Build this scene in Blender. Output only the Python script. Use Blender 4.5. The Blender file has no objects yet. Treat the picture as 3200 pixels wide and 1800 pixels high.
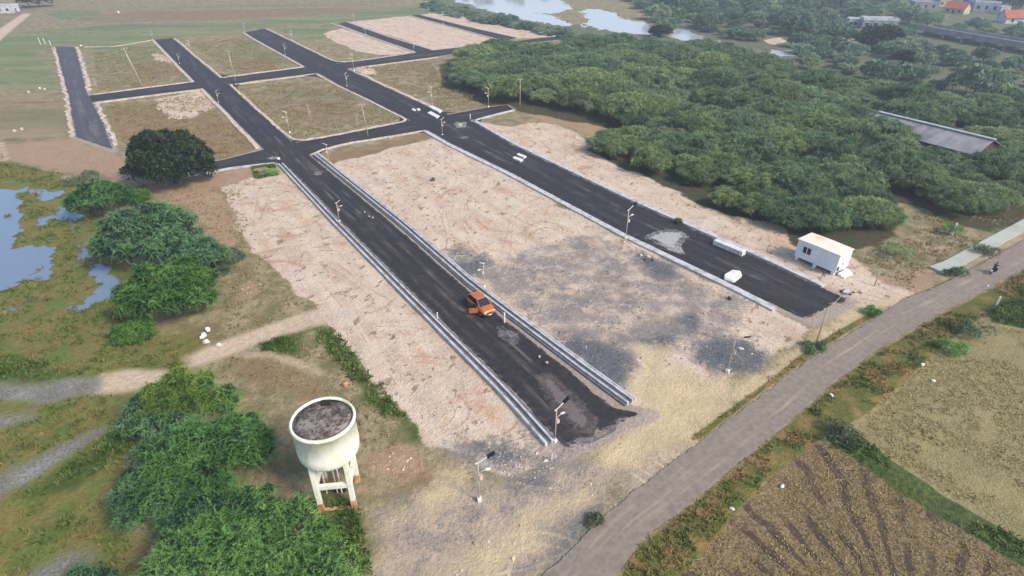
import bpy, bmesh, math, random
import numpy as np
from mathutils import Vector, Matrix

# ------------------------------------------------------------------ camera, sky, sun
scene = bpy.context.scene
COL = scene.collection
W2, H2, F2 = 2576.0, 1449.0, 1480.0        # photo measured at 2576 px wide
CAM_H = 40.0
TH = math.radians(31.7)                    # downward pitch of the drone camera
ST, CT = math.sin(TH), math.cos(TH)
cam_d = bpy.data.cameras.new("camera")
cam = bpy.data.objects.new("camera", cam_d)
COL.objects.link(cam)
cam.location = (0, 0, CAM_H)
cam.rotation_euler = (math.radians(90) - TH, 0, 0)
cam_d.sensor_width = 36.0
cam_d.lens = F2 / W2 * 36.0
cam_d.clip_start = 0.5
cam_d.clip_end = 5000
scene.camera = cam

SUN_DIR = Vector((0.62, -0.42, 0.66)).normalized()   # towards the sun: right of and behind the drone
world = bpy.data.worlds.new("World")
scene.world = world
world.use_nodes = True
wn = world.node_tree
bg = wn.nodes["Background"]
sky = wn.nodes.new("ShaderNodeTexSky")
sky.sky_type = 'NISHITA'
sky.sun_disc = False
sky.sun_elevation = math.asin(SUN_DIR.z)
sky.sun_rotation = math.atan2(SUN_DIR.x, SUN_DIR.y)
sky.air_density = 1.0
sky.dust_density = 1.6
sky.ozone_density = 1.0
wn.links.new(sky.outputs[0], bg.inputs[0])
bg.inputs[1].default_value = 0.115
sd = bpy.data.lights.new("sun", 'SUN')
sd.energy = 2.0
sd.angle = math.radians(13)
sd.color = (1.0, 0.91, 0.79)
so = bpy.data.objects.new("sun", sd)
COL.objects.link(so)
so.rotation_euler = SUN_DIR.to_track_quat('Z', 'Y').to_euler()
so.location = (0, 0, 60)
scene.view_settings.view_transform = 'Standard'
scene.view_settings.look = 'None'
scene.view_settings.gamma = 1.0
scene.view_settings.exposure = 1.0
try:
    scene.cycles.max_bounces = 6
    scene.cycles.transparent_max_bounces = 6
    scene.cycles.volume_bounces = 0
except Exception:
    pass

# ------------------------------------------------------------------ measuring helpers
def P(px, py, z=0.0):
    """where the sight line through a photo point meets the level z"""
    u = (px - W2 / 2) / F2
    v = (py - H2 / 2) / F2
    t = (CAM_H - z) / (ST + v * CT)
    return Vector((u * t, (CT - v * ST) * t, z))

def PL(pts, z=0.0):
    return [P(x, y, z) for x, y in pts]

def height_at(base, top_py):
    """height of an upright thing standing at base whose top is seen at row top_py"""
    v = (top_py - H2 / 2) / F2
    return CAM_H - base.y * (ST + v * CT) / (CT - v * ST)

# ------------------------------------------------------------------ object helpers
def tag(o, label=None, cat=None, group=None, kind=None):
    if label: o['label'] = label
    if cat: o['category'] = cat
    if group: o['group'] = group
    if kind: o['kind'] = kind
    return o

def thing(name, label, cat, loc=(0, 0, 0), rz=0.0, group=None):
    o = bpy.data.objects.new(name, None)
    COL.objects.link(o)
    o.empty_display_size = 0.3
    o.location = loc
    o.rotation_euler = (0, 0, rz)
    return tag(o, label, cat, group)

def copy_tree(o, parent=None):
    c = o.copy()
    COL.objects.link(c)
    if parent is not None:
        c.parent = parent
    for ch in list(o.children):
        copy_tree(ch, c)
    return c

def np_mesh(name, verts, faces, mat, parent=None, smooth=False, attrs=None, mat2=None, n2=0):
    """verts (N,3), faces (M,k) arrays -> one linked mesh object"""
    me = bpy.data.meshes.new(name)
    verts = np.asarray(verts, dtype=np.float32)
    faces = np.asarray(faces, dtype=np.int32)
    k = faces.shape[1]
    me.vertices.add(len(verts))
    me.vertices.foreach_set("co", verts.ravel())
    me.loops.add(faces.size)
    me.loops.foreach_set("vertex_index", faces.ravel())
    me.polygons.add(len(faces))
    me.polygons.foreach_set("loop_start", np.arange(0, faces.size, k, dtype=np.int32))
    me.polygons.foreach_set("loop_total", np.full(len(faces), k, dtype=np.int32))
    me.polygons.foreach_set("use_smooth", np.full(len(faces), smooth, dtype=bool))
    if mat2 is not None:
        mi = np.zeros(len(faces), dtype=np.int32); mi[len(faces) - n2:] = 1
        me.polygons.foreach_set("material_index", mi)
    me.update(calc_edges=True)
    for an, arr in (attrs or {}).items():
        a = me.attributes.new(an, 'FLOAT', 'POINT')
        a.data.foreach_set("value", np.asarray(arr, dtype=np.float32))
    me.materials.append(mat)
    if mat2 is not None: me.materials.append(mat2)
    o = bpy.data.objects.new(name, me)
    COL.objects.link(o)
    if parent is not None:
        o.parent = parent
    return o

class MB:
    """collects simple shapes into one mesh"""
    def __init__(self):
        self.v, self.f = [], []
    def add(self, vs, fs):
        n = len(self.v)
        self.v += [tuple(x) for x in vs]
        self.f += [tuple(i + n for i in q) for q in fs]
        return self
    def box(self, x0, x1, y0, y1, z0, z1, m=None):
        vs = [Vector((x, y, z)) for z in (z0, z1) for y in (y0, y1) for x in (x0, x1)]
        if m is not None: vs = [m @ q for q in vs]
        return self.add(vs, [(0, 2, 3, 1), (4, 5, 7, 6), (0, 1, 5, 4), (2, 6, 7, 3), (0, 4, 6, 2), (1, 3, 7, 5)])
    def tube(self, pts, radii, n=10, cap=True):
        pts = [Vector(p) for p in pts]
        if not hasattr(radii, '__len__'): radii = [radii] * len(pts)
        vs, fs = [], []
        for i, p in enumerate(pts):
            d = (pts[min(i + 1, len(pts) - 1)] - pts[max(i - 1, 0)]).normalized()
            up = Vector((0, 0, 1)) if abs(d.z) < 0.9 else Vector((1, 0, 0))
            a = d.cross(up).normalized(); b = d.cross(a)
            for k in range(n):
                t = 2 * math.pi * k / n
                vs.append(p + (a * math.cos(t) + b * math.sin(t)) * radii[i])
        for i in range(len(pts) - 1):
            for k in range(n):
                fs.append((i * n + k, i * n + (k + 1) % n, (i + 1) * n + (k + 1) % n, (i + 1) * n + k))
        if cap:
            fs.append(tuple(range(n))); fs.append(tuple(range((len(pts) - 1) * n, len(pts) * n)))
        return self.add(vs, fs)
    def lathe(self, prof, n=24, c=(0, 0), cap=True):
        vs, fs = [], []
        for r, z in prof:
            for k in range(n):
                t = 2 * math.pi * k / n
                vs.append((c[0] + r * math.cos(t), c[1] + r * math.sin(t), z))
        for i in range(len(prof) - 1):
            for k in range(n):
                fs.append((i * n + k, i * n + (k + 1) % n, (i + 1) * n + (k + 1) % n, (i + 1) * n + k))
        if cap:
            fs.append(tuple(reversed(range(n)))); fs.append(tuple(range((len(prof) - 1) * n, len(prof) * n)))
        return self.add(vs, fs)
    def prism(self, poly, y0, y1):
        """poly in (x,z), extruded along y"""
        n = len(poly)
        vs = [(x, y0, z) for x, z in poly] + [(x, y1, z) for x, z in poly]
        fs = [tuple(reversed(range(n))), tuple(range(n, 2 * n))]
        for k in range(n):
            fs.append((k, (k + 1) % n, n + (k + 1) % n, n + k))
        return self.add(vs, fs)
    def build(self, name, mat, parent=None, smooth=False, bevel=0.0, seg=2, loc=None, rz=None):
        me = bpy.data.meshes.new(name)
        me.from_pydata(self.v, [], self.f)
        bm = bmesh.new(); bm.from_mesh(me)
        bmesh.ops.recalc_face_normals(bm, faces=bm.faces)
        if bevel > 0:
            es = [e for e in bm.edges if len(e.link_faces) == 2 and e.calc_face_angle(0) > 0.5]
            bmesh.ops.bevel(bm, geom=es, offset=bevel, segments=seg, affect='EDGES', clamp_overlap=True)
        for f in bm.faces: f.smooth = smooth
        bm.to_mesh(me); bm.free()
        me.materials.append(mat)
        o = bpy.data.objects.new(name, me)
        COL.objects.link(o)
        if parent is not None: o.parent = parent
        if loc is not None: o.location = loc
        if rz is not None: o.rotation_euler = (0, 0, rz)
        return o

def lin(c):
    """sRGB 0-255 -> linear"""
    r = []
    for x in c:
        x = x / 255.0
        r.append(x / 12.92 if x <= 0.04045 else ((x + 0.055) / 1.055) ** 2.4)
    return tuple(r) + (1.0,)

# ------------------------------------------------------------------ materials
class NT:
    def __init__(self, name):
        self.m = bpy.data.materials.new(name)
        self.m.use_nodes = True
        self.t = self.m.node_tree
        self.b = self.t.nodes["Principled BSDF"]
        self.out = self.t.nodes["Material Output"]
    def n(self, typ, **kw):
        x = self.t.nodes.new(typ)
        for k, v in kw.items(): setattr(x, k, v)
        return x
    def l(self, a, b): self.t.links.new(a, b)
    def sock(self, s, v):
        if isinstance(v, (int, float, tuple, list)): s.default_value = v
        else: self.l(v, s)
    def coords(self, which='Object'):
        return self.n("ShaderNodeTexCoord").outputs[which]
    def world(self):
        return self.n("ShaderNodeNewGeometry").outputs['Position']
    def noise(self, scale, vec, detail=4, rough=0.55, dist=0.0, sx=None):
        if sx is not None:
            # turn first, then stretch
            mp = self.n("ShaderNodeMapping", vector_type='TEXTURE'); mp.inputs['Scale'].default_value = tuple(1.0 / q for q in sx[:3])
            if len(sx) > 3: mp.inputs['Rotation'].default_value = (0, 0, -sx[3])
            self.l(vec, mp.inputs[0]); vec = mp.outputs[0]
        x = self.n("ShaderNodeTexNoise")
        x.inputs['Scale'].default_value = scale; x.inputs['Detail'].default_value = detail
        x.inputs['Roughness'].default_value = rough; x.inputs['Distortion'].default_value = dist
        self.l(vec, x.inputs['Vector'])
        return x.outputs['Fac']
    def math(self, op, a, b=0.0, c=0.0):
        x = self.n("ShaderNodeMath", operation=op)
        self.sock(x.inputs[0], a); self.sock(x.inputs[1], b); self.sock(x.inputs[2], c)
        return x.outputs[0]
    def mix(self, fac, a, b, blend='MIX'):
        x = self.n("ShaderNodeMix", data_type='RGBA', blend_type=blend)
        self.sock(x.inputs[0], fac); self.sock(x.inputs[6], a); self.sock(x.inputs[7], b)
        return x.outputs[2]
    def step(self, v, lo, hi, a=0.0, b=1.0):
        x = self.n("ShaderNodeMapRange", interpolation_type='SMOOTHSTEP')
        self.sock(x.inputs[0], v)
        x.inputs[1].default_value = lo; x.inputs[2].default_value = hi
        x.inputs[3].default_value = a; x.inputs[4].default_value = b
        return x.outputs[0]
    def attr(self, name):
        return self.n("ShaderNodeAttribute", attribute_name=name).outputs['Fac']
    def bump(self, h, strength=0.4, dist=0.05):
        x = self.n("ShaderNodeBump")
        x.inputs['Strength'].default_value = strength; x.inputs['Distance'].default_value = dist
        self.l(h, x.inputs['Height']); self.l(x.outputs[0], self.b.inputs['Normal'])
    def done(self, col, rough=0.85, metal=0.0, spec=0.3):
        self.sock(self.b.inputs['Base Color'], col)
        self.sock(self.b.inputs['Roughness'], rough)
        self.b.inputs['Metallic'].default_value = metal
        self.b.inputs['Specular IOR Level'].default_value = spec
        return self.m

def simple(name, c1, c2=None, scale=3.0, rough=0.8, metal=0.0, spec=0.3, lo=0.35, hi=0.65, bump=0.0, detail=5):
    k = NT(name)
    if c2 is None: c2 = tuple(x * 0.75 for x in c1[:3]) + (1,)
    n = k.noise(scale, k.coords(), detail, 0.6)
    col = k.mix(k.step(n, lo, hi), c1, c2)
    if bump > 0: k.bump(k.noise(scale * 3, k.coords(), 4), bump)
    return k.done(col, rough, metal, spec)

def leaf_mat(name, dark, mid, light, rnd=0.5, trans=0.25):
    """foliage: colour varies from spray to spray, from clump to clump and from tree to tree"""
    k = NT(name)
    g = k.n("ShaderNodeNewGeometry")
    oi = k.n("ShaderNodeObjectInfo")
    nz = k.noise(0.35, g.outputs['Position'], 3, 0.5)
    f = k.math('ADD', k.math('MULTIPLY', g.outputs['Random Per Island'], 0.55),
               k.math('ADD', k.math('MULTIPLY', k.step(nz, 0.3, 0.7), 0.45), k.math('MULTIPLY', oi.outputs['Random'], rnd)))
    f = k.math('DIVIDE', f, 1.0 + rnd)
    r = k.n("ShaderNodeValToRGB")
    r.color_ramp.elements[0].position = 0.1; r.color_ramp.elements[0].color = dark
    r.color_ramp.elements[1].position = 0.9; r.color_ramp.elements[1].color = light
    e = r.color_ramp.elements.new(0.5); e.color = mid
    k.l(f, r.inputs[0])
    m = k.done(r.outputs[0], 0.6, 0, 0.25)
    tr = k.n("ShaderNodeBsdfTranslucent"); k.l(r.outputs[0], tr.inputs[0])
    mx = k.n("ShaderNodeMixShader"); mx.inputs[0].default_value = trans
    k.l(k.b.outputs[0], mx.inputs[1]); k.l(tr.outputs[0], mx.inputs[2]); k.l(mx.outputs[0], k.out.inputs[0])
    return m
# ------------------------------------------------------------------ the ground: one sheet to the horizon
def vnoise(x, y, seed=0):
    xi = np.floor(x).astype(np.int64); yi = np.floor(y).astype(np.int64)
    fx = x - xi; fy = y - yi
    fx = fx * fx * (3 - 2 * fx); fy = fy * fy * (3 - 2 * fy)
    def h(a, b):
        n = (a * 374761393 + b * 668265263 + seed * 1274126177) & 0x7fffffff
        n = ((n ^ (n >> 13)) * 1274126177) & 0x7fffffff
        n = (n ^ (n >> 16)) & 0xffff
        return n / 65535.0
    return (h(xi, yi) * (1 - fx) + h(xi + 1, yi) * fx) * (1 - fy) + (h(xi, yi + 1) * (1 - fx) + h(xi + 1, yi + 1) * fx) * fy

def fbm(x, y, scale, octv=4, seed=0):
    s, a, tot = 0.0, 1.0, 0.0
    for i in range(octv):
        s = s + a * vnoise(x * scale * 2 ** i + 17.3 * i, y * scale * 2 ** i - 9.1 * i, seed + i)
        tot += a; a *= 0.55
    return s / tot

def sdist(poly, X, Y, margin=8.0):
    """signed distance (inside > 0) of points to a polygon"""
    p = np.array([(q[0], q[1]) for q in poly], dtype=np.float64)
    out = np.full(X.shape, -margin)
    m = (X > p[:, 0].min() - margin) & (X < p[:, 0].max() + margin) & (Y > p[:, 1].min() - margin) & (Y < p[:, 1].max() + margin)
    x, y = X[m], Y[m]
    d2 = np.full(x.shape, margin * margin)
    ins = np.zeros(x.shape, dtype=bool)
    n = len(p)
    for i in range(n):
        ax, ay = p[i]; bx, by = p[(i + 1) % n]
        ex, ey = bx - ax, by - ay
        L = ex * ex + ey * ey + 1e-9
        t = np.clip(((x - ax) * ex + (y - ay) * ey) / L, 0, 1)
        dx, dy = x - ax - t * ex, y - ay - t * ey
        d2 = np.minimum(d2, dx * dx + dy * dy)
        c = ((ay > y) != (by > y)) & (x < (bx - ax) * (y - ay) / ((by - ay) if by != ay else 1e-9) + ax)
        ins ^= c
    d = np.sqrt(d2)
    out[m] = np.where(ins, d, -d)
    return out

def axis(segs):
    v = [segs[0][0]]
    for a, b, s in segs:
        n = max(1, int(round((b - a) / s)))
        v += list(np.linspace(a, b, n + 1)[1:])
    return np.array(v)

ax_x = axis([(-1500, -600, 60), (-600, -340, 8), (-340, -90, 1.7), (-90, 110, 0.62), (110, 420, 1.8), (420, 760, 8), (760, 1600, 60)])
ax_y = axis([(-300, -20, 20), (-20, 18, 2), (18, 135, 0.62), (135, 240, 1.3), (240, 470, 2.4), (470, 700, 10), (700, 1700, 60)])
GX, GY = np.meshgrid(ax_x, ax_y)
gx, gy = GX.ravel(), GY.ravel()

# zones, traced on the photo and laid on the ground plane ------------------------------------
Z = {}
Z['green'] = [[(-400, 60), (-60, 95), (120, 75), (300, 60), (640, 50), (900, 22), (1060, 10), (1095, 34), (880, 52), (620, 72), (520, 88), (380, 97), (290, 140), (200, 112), (100, 125), (128, 160), (150, 222), (0, 225), (-300, 230)],
              [(560, 118), (640, 100), (760, 165), (700, 160), (600, 140)], [(700, 75), (830, 60), (870, 74), (810, 95), (760, 100)],
              [(230, 130), (385, 110), (430, 150), (330, 160), (240, 165)], [(100, 30), (240, 20), (260, 50), (160, 50)]]
Z['tan'] = [[(190, 52), (300, 20), (560, 12), (900, 4), (1010, 2), (900, 18), (700, 40), (500, 48), (300, 56)],
            [(-100, 100), (0, 30), (70, 12), (85, 25), (20, 80), (-60, 120)], [(0, 240), (170, 236), (180, 350), (0, 350), (-200, 340)],
            [(660, 235), (860, 208), (950, 265), (830, 300), (690, 275)], [(560, 160), (680, 140), (740, 168), (640, 178)]]
Z['brown'] = [[(330, 158), (420, 150), (460, 186), (400, 198), (330, 192)], [(262, 268), (400, 258), (430, 300), (540, 280), (600, 330), (645, 372), (560, 392), (420, 385), (300, 345)],
              [(590, 150), (660, 140), (700, 168), (600, 180)], [(710, 268), (870, 250), (900, 290), (760, 305)],
              [(815, 392), (940, 362), (1085, 332), (1088, 352), (990, 378), (900, 408), (830, 412)],
              [(200, 38), (420, 28), (900, 22), (880, 32), (500, 52)],
              [(1000, 1185), (1060, 1170), (1115, 1200), (1110, 1245), (1050, 1262), (1010, 1235)], [(720, 640), (760, 700), (800, 760), (830, 780), (780, 745), (735, 690)],
              [(580, 900), (700, 890), (820, 990), (760, 1010), (620, 960)]]
Z['pink'] = [[(1290, 262), (1400, 280), (1560, 300), (1680, 315), (1560, 330), (1500, 345), (1430, 318), (1330, 290)],
             [(-200, 360), (0, 362), (185, 348), (290, 385), (335, 420), (345, 455), (250, 440), (100, 412), (0, 405), (-200, 410)],
             [(340, 452), (460, 442), (520, 455), (580, 520), (600, 600), (560, 620), (500, 540), (400, 490)],
             [(600, 720), (640, 700), (660, 740), (600, 760)], [(470, 445), (690, 408), (700, 416), (560, 470), (500, 460)],
             [(925, 1130), (1010, 1120), (1090, 1180), (1000, 1215), (930, 1180)],
             [(2180, 690), (2270, 680), (2370, 672), (2330, 725), (2265, 745), (2200, 720)]]
Z['sand'] = [[(1190, 300), (1230, 312), (1290, 318), (1330, 305), (1385, 308), (1440, 330), (1485, 362), (1588, 412), (1738, 474), (1932, 557), (2009, 592), (2144, 654), (2300, 742), (2260, 760), (2160, 775), (2067, 724), (1932, 660), (1580, 504), (1288, 367)],
             [(850, 408), (1085, 343), (1131, 362), (1288, 444), (1573, 600), (1850, 735), (1990, 800), (2030, 830), (1950, 890), (1800, 980), (1670, 1040), (1573, 1022), (1216, 724), (1001, 560), (830, 412)],
             [(560, 470), (690, 425), (716, 415), (854, 560), (1019, 730), (1101, 810), (1393, 1105), (1400, 1160), (1250, 1180), (1060, 1112), (1010, 1040), (920, 930), (850, 830), (800, 780), (760, 735), (640, 620), (595, 560), (572, 500)],
             [(812, 82), (860, 70), (960, 100), (1050, 132), (1000, 142), (900, 128), (845, 105)], [(872, 55), (1034, 39), (1270, 102), (1100, 127)], [(1056, 37), (1120, 28), (1240, 50), (1430, 90), (1290, 97)],
             [(385, 250), (500, 226), (540, 272), (470, 297), (425, 297), (400, 270)], [(380, 135), (400, 130), (440, 160), (420, 158), (385, 150)], [(890, 172), (930, 166), (955, 184), (905, 186)],
             [(1920, 100), (1960, 92), (1985, 105), (1940, 112)], [(1990, 100), (2030, 96), (2036, 112), (2000, 112)], [(2090, 70), (2130, 60), (2160, 90), (2200, 102), (2130, 100)]]
Z['gravel'] = [[(1110, 625), (1250, 650), (1440, 590), (1560, 608), (1780, 720), (1870, 760), (1830, 830), (1930, 900), (1900, 950), (1800, 930), (1700, 850), (1600, 880), (1580, 980), (1500, 950), (1380, 850), (1290, 745), (1160, 680)],
               [(1060, 1120), (1390, 1090), (1440, 1150), (1330, 1230), (1180, 1180)]]
Z['darkgravel'] = [[(1745, 862), (1800, 842), (1880, 848), (1930, 880), (1938, 925), (1880, 952), (1800, 932), (1750, 905)], [(1395, 848), (1470, 845), (1580, 885), (1585, 960), (1545, 990), (1460, 915)],
                   [(1150, 662), (1210, 645), (1245, 665), (1170, 692)], [(1600, 640), (1690, 655), (1720, 690), (1640, 700)], [(1690, 800), (1740, 795), (1765, 830), (1710, 830)], [(1610, 845), (1690, 830), (1700, 880), (1640, 880)],
                   [(1140, 628), (1170, 620), (1175, 640), (1150, 645)], [(1190, 1120), (1290, 1090), (1310, 1130), (1230, 1160)], [(1290, 1200), (1340, 1190), (1350, 1220), (1300, 1230)], [(1380, 1140), (1470, 1095), (1500, 1110), (1420, 1160)],
                   [(1380, 1330), (1500, 1265), (1460, 1320), (1310, 1420)]]
Z['dry'] = [[(1450, 1120), (1563, 1076), (1645, 1040), (1600, 985), (1690, 905), (1800, 955), (1920, 940), (2040, 850), (2150, 775), (2260, 748), (2160, 824), (2057, 886), (1932, 980), (1748, 1118), (1620, 1170), (1520, 1160)],
            [(1080, 1449), (1200, 1370), (1450, 1230), (1470, 1240), (1250, 1400), (1200, 1449)], [(1600, 870), (1680, 870), (1660, 1000), (1600, 1000)], [(1090, 1180), (1160, 1190), (1150, 1270), (1060, 1290)]]
Z['dust'] = [[(940, 1290), (1100, 1230), (1320, 1200), (1500, 1170), (1560, 1180), (1500, 1260), (1330, 1449), (1330, 1560), (900, 1560), (940, 1449)], [(1390, 1449), (1500, 1300), (1590, 1225), (1560, 1160), (1650, 1130), (1760, 1100), (1800, 1090), (1600, 1260), (1480, 1340)], [(1300, 1180), (1420, 1160), (1540, 1140), (1560, 1200), (1400, 1260)],
             [(2400, 655), (2576, 560), (2576, 600), (2420, 680)]]
Z['marsh'] = [[(-600, 400), (0, 405), (150, 430), (190, 470), (280, 570), (320, 690), (290, 760), (420, 830), (520, 850), (480, 900), (380, 960), (340, 1030), (330, 1449), (300, 1700), (-400, 1700), (-900, 900)]]
Z['lush'] = [[(780, 825), (850, 825), (900, 900), (990, 1000), (1060, 1095), (1010, 1110), (930, 1010), (860, 930)], [(630, 418), (690, 408), (700, 440), (640, 450)], [(-100, 880), (60, 900), (230, 940), (100, 950), (-100, 950)],
             [(800, 1230), (900, 1270), (940, 1449), (780, 1449)], [(250, 1090), (330, 1050), (330, 1130), (150, 1250), (60, 1260)], [(640, 850), (770, 840), (780, 890), (660, 880)]]
Z['path'] = [[(460, 900), (560, 855), (640, 826), (760, 784), (850, 770), (850, 806), (700, 842), (575, 892), (480, 922)], [(600, 886), (680, 884), (760, 908), (806, 936), (798, 940), (680, 893), (600, 893)],
             [(250, 938), (330, 926), (420, 930), (400, 965), (330, 982), (235, 990)], [(-80, 110), (0, 70), (60, 32), (78, 34), (20, 82), (-40, 140)], [(290, 1060), (420, 985), (430, 995), (300, 1075)],
             [(1060, 4), (1075, 2), (1110, 22), (1100, 26)], [(-10, 355), (10, 355), (20, 400), (8, 402)]]
Z['wet'] = [[(-200, 955), (0, 952), (200, 945), (270, 948), (260, 985), (120, 1002), (0, 996), (-200, 1000)], [(-100, 1250), (0, 1200), (120, 1130), (235, 1082), (225, 1105), (110, 1190), (0, 1262), (-100, 1330)], [(-60, 1060), (60, 1036), (80, 1040), (0, 1075), (-60, 1090)],
            [(90, 1410), (200, 1380), (260, 1400), (180, 1449), (80, 1449)]]
Z['stubble'] = [[(2100, 1075), (2182, 1037), (2282, 949), (2382, 862), (2457, 807), (2700, 800), (3300, 860), (3400, 1700), (2800, 1480), (2576, 1360), (2300, 1195)]]
Z['furrow'] = [[(2040, 1115), (2110, 1120), (2300, 1258), (2576, 1430), (2800, 1560), (3300, 2600), (1700, 2600), (1660, 1520), (1713, 1449), (1843, 1295), (1932, 1200)]]
Z['verge'] = [[(1560, 1449), (1613, 1369), (1733, 1277), (1932, 1112), (2092, 974), (2194, 894), (2357, 797), (2482, 732), (2576, 682), (2750, 600), (2750, 680), (2576, 775), (2470, 800), (2390, 855), (2290, 945), (2190, 1035), (2060, 1110), (1940, 1195), (1850, 1290), (1720, 1440), (1640, 1560), (1480, 1560)],
              [(1735, 1100), (1925, 962), (2045, 868), (2140, 812), (2200, 782), (2215, 790), (2160, 818), (2060, 880), (1936, 972), (1752, 1112)], [(2268, 752), (2330, 728), (2410, 690), (2576, 602), (2576, 612), (2400, 705), (2300, 748)]]
Z['bund'] = [[(2075, 1085), (2120, 1085), (2180, 1115), (2300, 1198), (2450, 1290), (2576, 1362), (2800, 1480), (2800, 1560), (2576, 1430), (2430, 1340), (2290, 1255), (2160, 1165), (2080, 1112)], [(2480, 785), (2576, 735), (2700, 700), (2700, 830), (2576, 828), (2500, 812)]]
WOOD = [[(1095, 142), (1160, 130), (1260, 110), (1430, 110), (1560, 102), (1700, 110), (1800, 128), (1900, 143), (1960, 163), (2060, 183), (2200, 208), (2330, 233), (2450, 253), (2640, 290), (2800, 330), (2800, 420), (2600, 510), (2520, 550), (2430, 535), (2330, 490), (2265, 470),
         (2285, 545), (2210, 592), (2100, 605), (2020, 585), (1960, 528), (1850, 510), (1760, 480), (1640, 412), (1540, 382), (1475, 350), (1520, 318), (1600, 312), (1690, 318), (1560, 298), (1400, 272), (1310, 256), (1240, 246), (1180, 225), (1110, 195)]]

Z['bush'] = [[(1430, 60), (1640, 60), (1700, -10), (1800, -60), (2700, -60), (3400, 40), (3200, 330), (2650, 290), (2330, 233), (1960, 163), (1800, 128), (1500, 105)], [(1060, 0), (1100, -10), (1500, 70), (1640, 105), (1500, 108), (1250, 55), (1120, 30)]]
WID = dict(green=7, tan=7, brown=2.5, pink=2.0, sand=1.6, gravel=3.5, darkgravel=2.6, dry=3.5, dust=2.6, marsh=3, lush=1.6, path=1.3, wet=1.8, stubble=1.2, furrow=1.2, verge=0.7, bund=0.7, litter=2.0, bush=8)

# water: open pond on the left, river at the top right
POND = [[(-500, 440), (0, 472), (52, 470), (60, 500), (48, 545), (54, 580), (25, 615), (60, 618), (108, 617), (117, 640), (75, 690), (30, 713), (0, 728), (-400, 800)],
        [(150, 510), (178, 520), (198, 557), (192, 580), (217, 600), (243, 650), (277, 672), (292, 718), (302, 742), (225, 772), (150, 790), (195, 745), (232, 718), (228, 690), (203, 640), (178, 590), (150, 562), (138, 540)],
        [(60, 470), (150, 472), (152, 488), (95, 498)], [(85, 545), (150, 536), (150, 560), (92, 562)], [(95, 635), (135, 620), (140, 650), (100, 700), (70, 700)], [(0, 770), (60, 748), (100, 752), (40, 775)]]
RIVER = [[(1100, -30), (1290, -30), (1420, 0), (1438, 20), (1400, 33), (1330, 31), (1240, 23), (1150, 5)],
         [(1165, 4), (1290, 21), (1400, 40), (1455, 64), (1480, 46), (1462, 20), (1520, 21), (1580, 48), (1642, 57), (1634, 84), (1550, 80), (1440, 60), (1420, 63), (1310, 45), (1200, 19)],
         [(1676, 88), (1700, 71), (1728, 71), (1775, 94), (1842, 111), (1832, 119), (1700, 101)], [(1903, 139), (1930, 123), (1995, 124), (2012, 135), (1937, 151), (1905, 147)]]
masks = {}
WOOD_XY = [(q.x, q.y) for q in PL(WOOD[0], 2.5)]
wx = gx + (fbm(gx, gy, 0.22, 3, 5) - 0.5) * 3.0
wy = gy + (fbm(gx, gy, 0.22, 3, 9) - 0.5) * 3.0
for kz, polys in Z.items():
    w = WID[kz]
    d = np.full(gx.shape, -99.0)
    hard = kz in ('verge', 'bund', 'stubble', 'furrow', 'path')
    for pl in polys:
        d = np.maximum(d, sdist(PL(pl), gx if hard else wx, gy if hard else wy))
    masks['m_' + kz] = np.clip(0.5 + d / (2 * w), 0, 1)

masks['m_litter'] = np.clip(0.5 + (sdist(WOOD_XY, wx, wy) - 0.5) / 4.0, 0, 1)

def water_d(polys, warp):
    d = np.full(gx.shape, -99.0)
    for pl in polys:
        d = np.maximum(d, sdist(PL(pl), gx + (fbm(gx, gy, 0.5, 3, 31) - 0.5) * warp, gy + (fbm(gx, gy, 0.5, 3, 32) - 0.5) * warp))
    return d
dp = water_d(POND, 3.0); dr = water_d(RIVER, 5.0)
depth = np.clip(np.maximum(dp + (fbm(gx, gy, 0.55, 4, 77) - 0.58) * 4.2, dr + (fbm(gx, gy, 0.16, 4, 78) - 0.55) * 9) / 1.2, -1, 1)

# ------------------------------------------------------------------ roads: traced edges on the ground plane
def resample(pts, n):
    pts = [Vector((p[0], p[1], 0)) for p in pts]
    L = [0.0]
    for a, b in zip(pts, pts[1:]): L.append(L[-1] + (b - a).length)
    out = []
    for i in range(n):
        s = L[-1] * i / (n - 1)
        j = max(0, min(len(pts) - 2, next((q for q in range(len(L) - 1) if L[q + 1] >= s - 1e-9), len(pts) - 2)))
        f = (s - L[j]) / max(1e-9, L[j + 1] - L[j])
        out.append(pts[j].lerp(pts[j + 1], f))
    return out, L[-1]

def chaikin(pts, it=2):
    for _ in range(it):
        q = [pts[0]]
        for a, b in zip(pts, pts[1:]):
            q += [a.lerp(b, 0.25), a.lerp(b, 0.75)]
        q.append(pts[-1]); pts = q
    return pts

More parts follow.
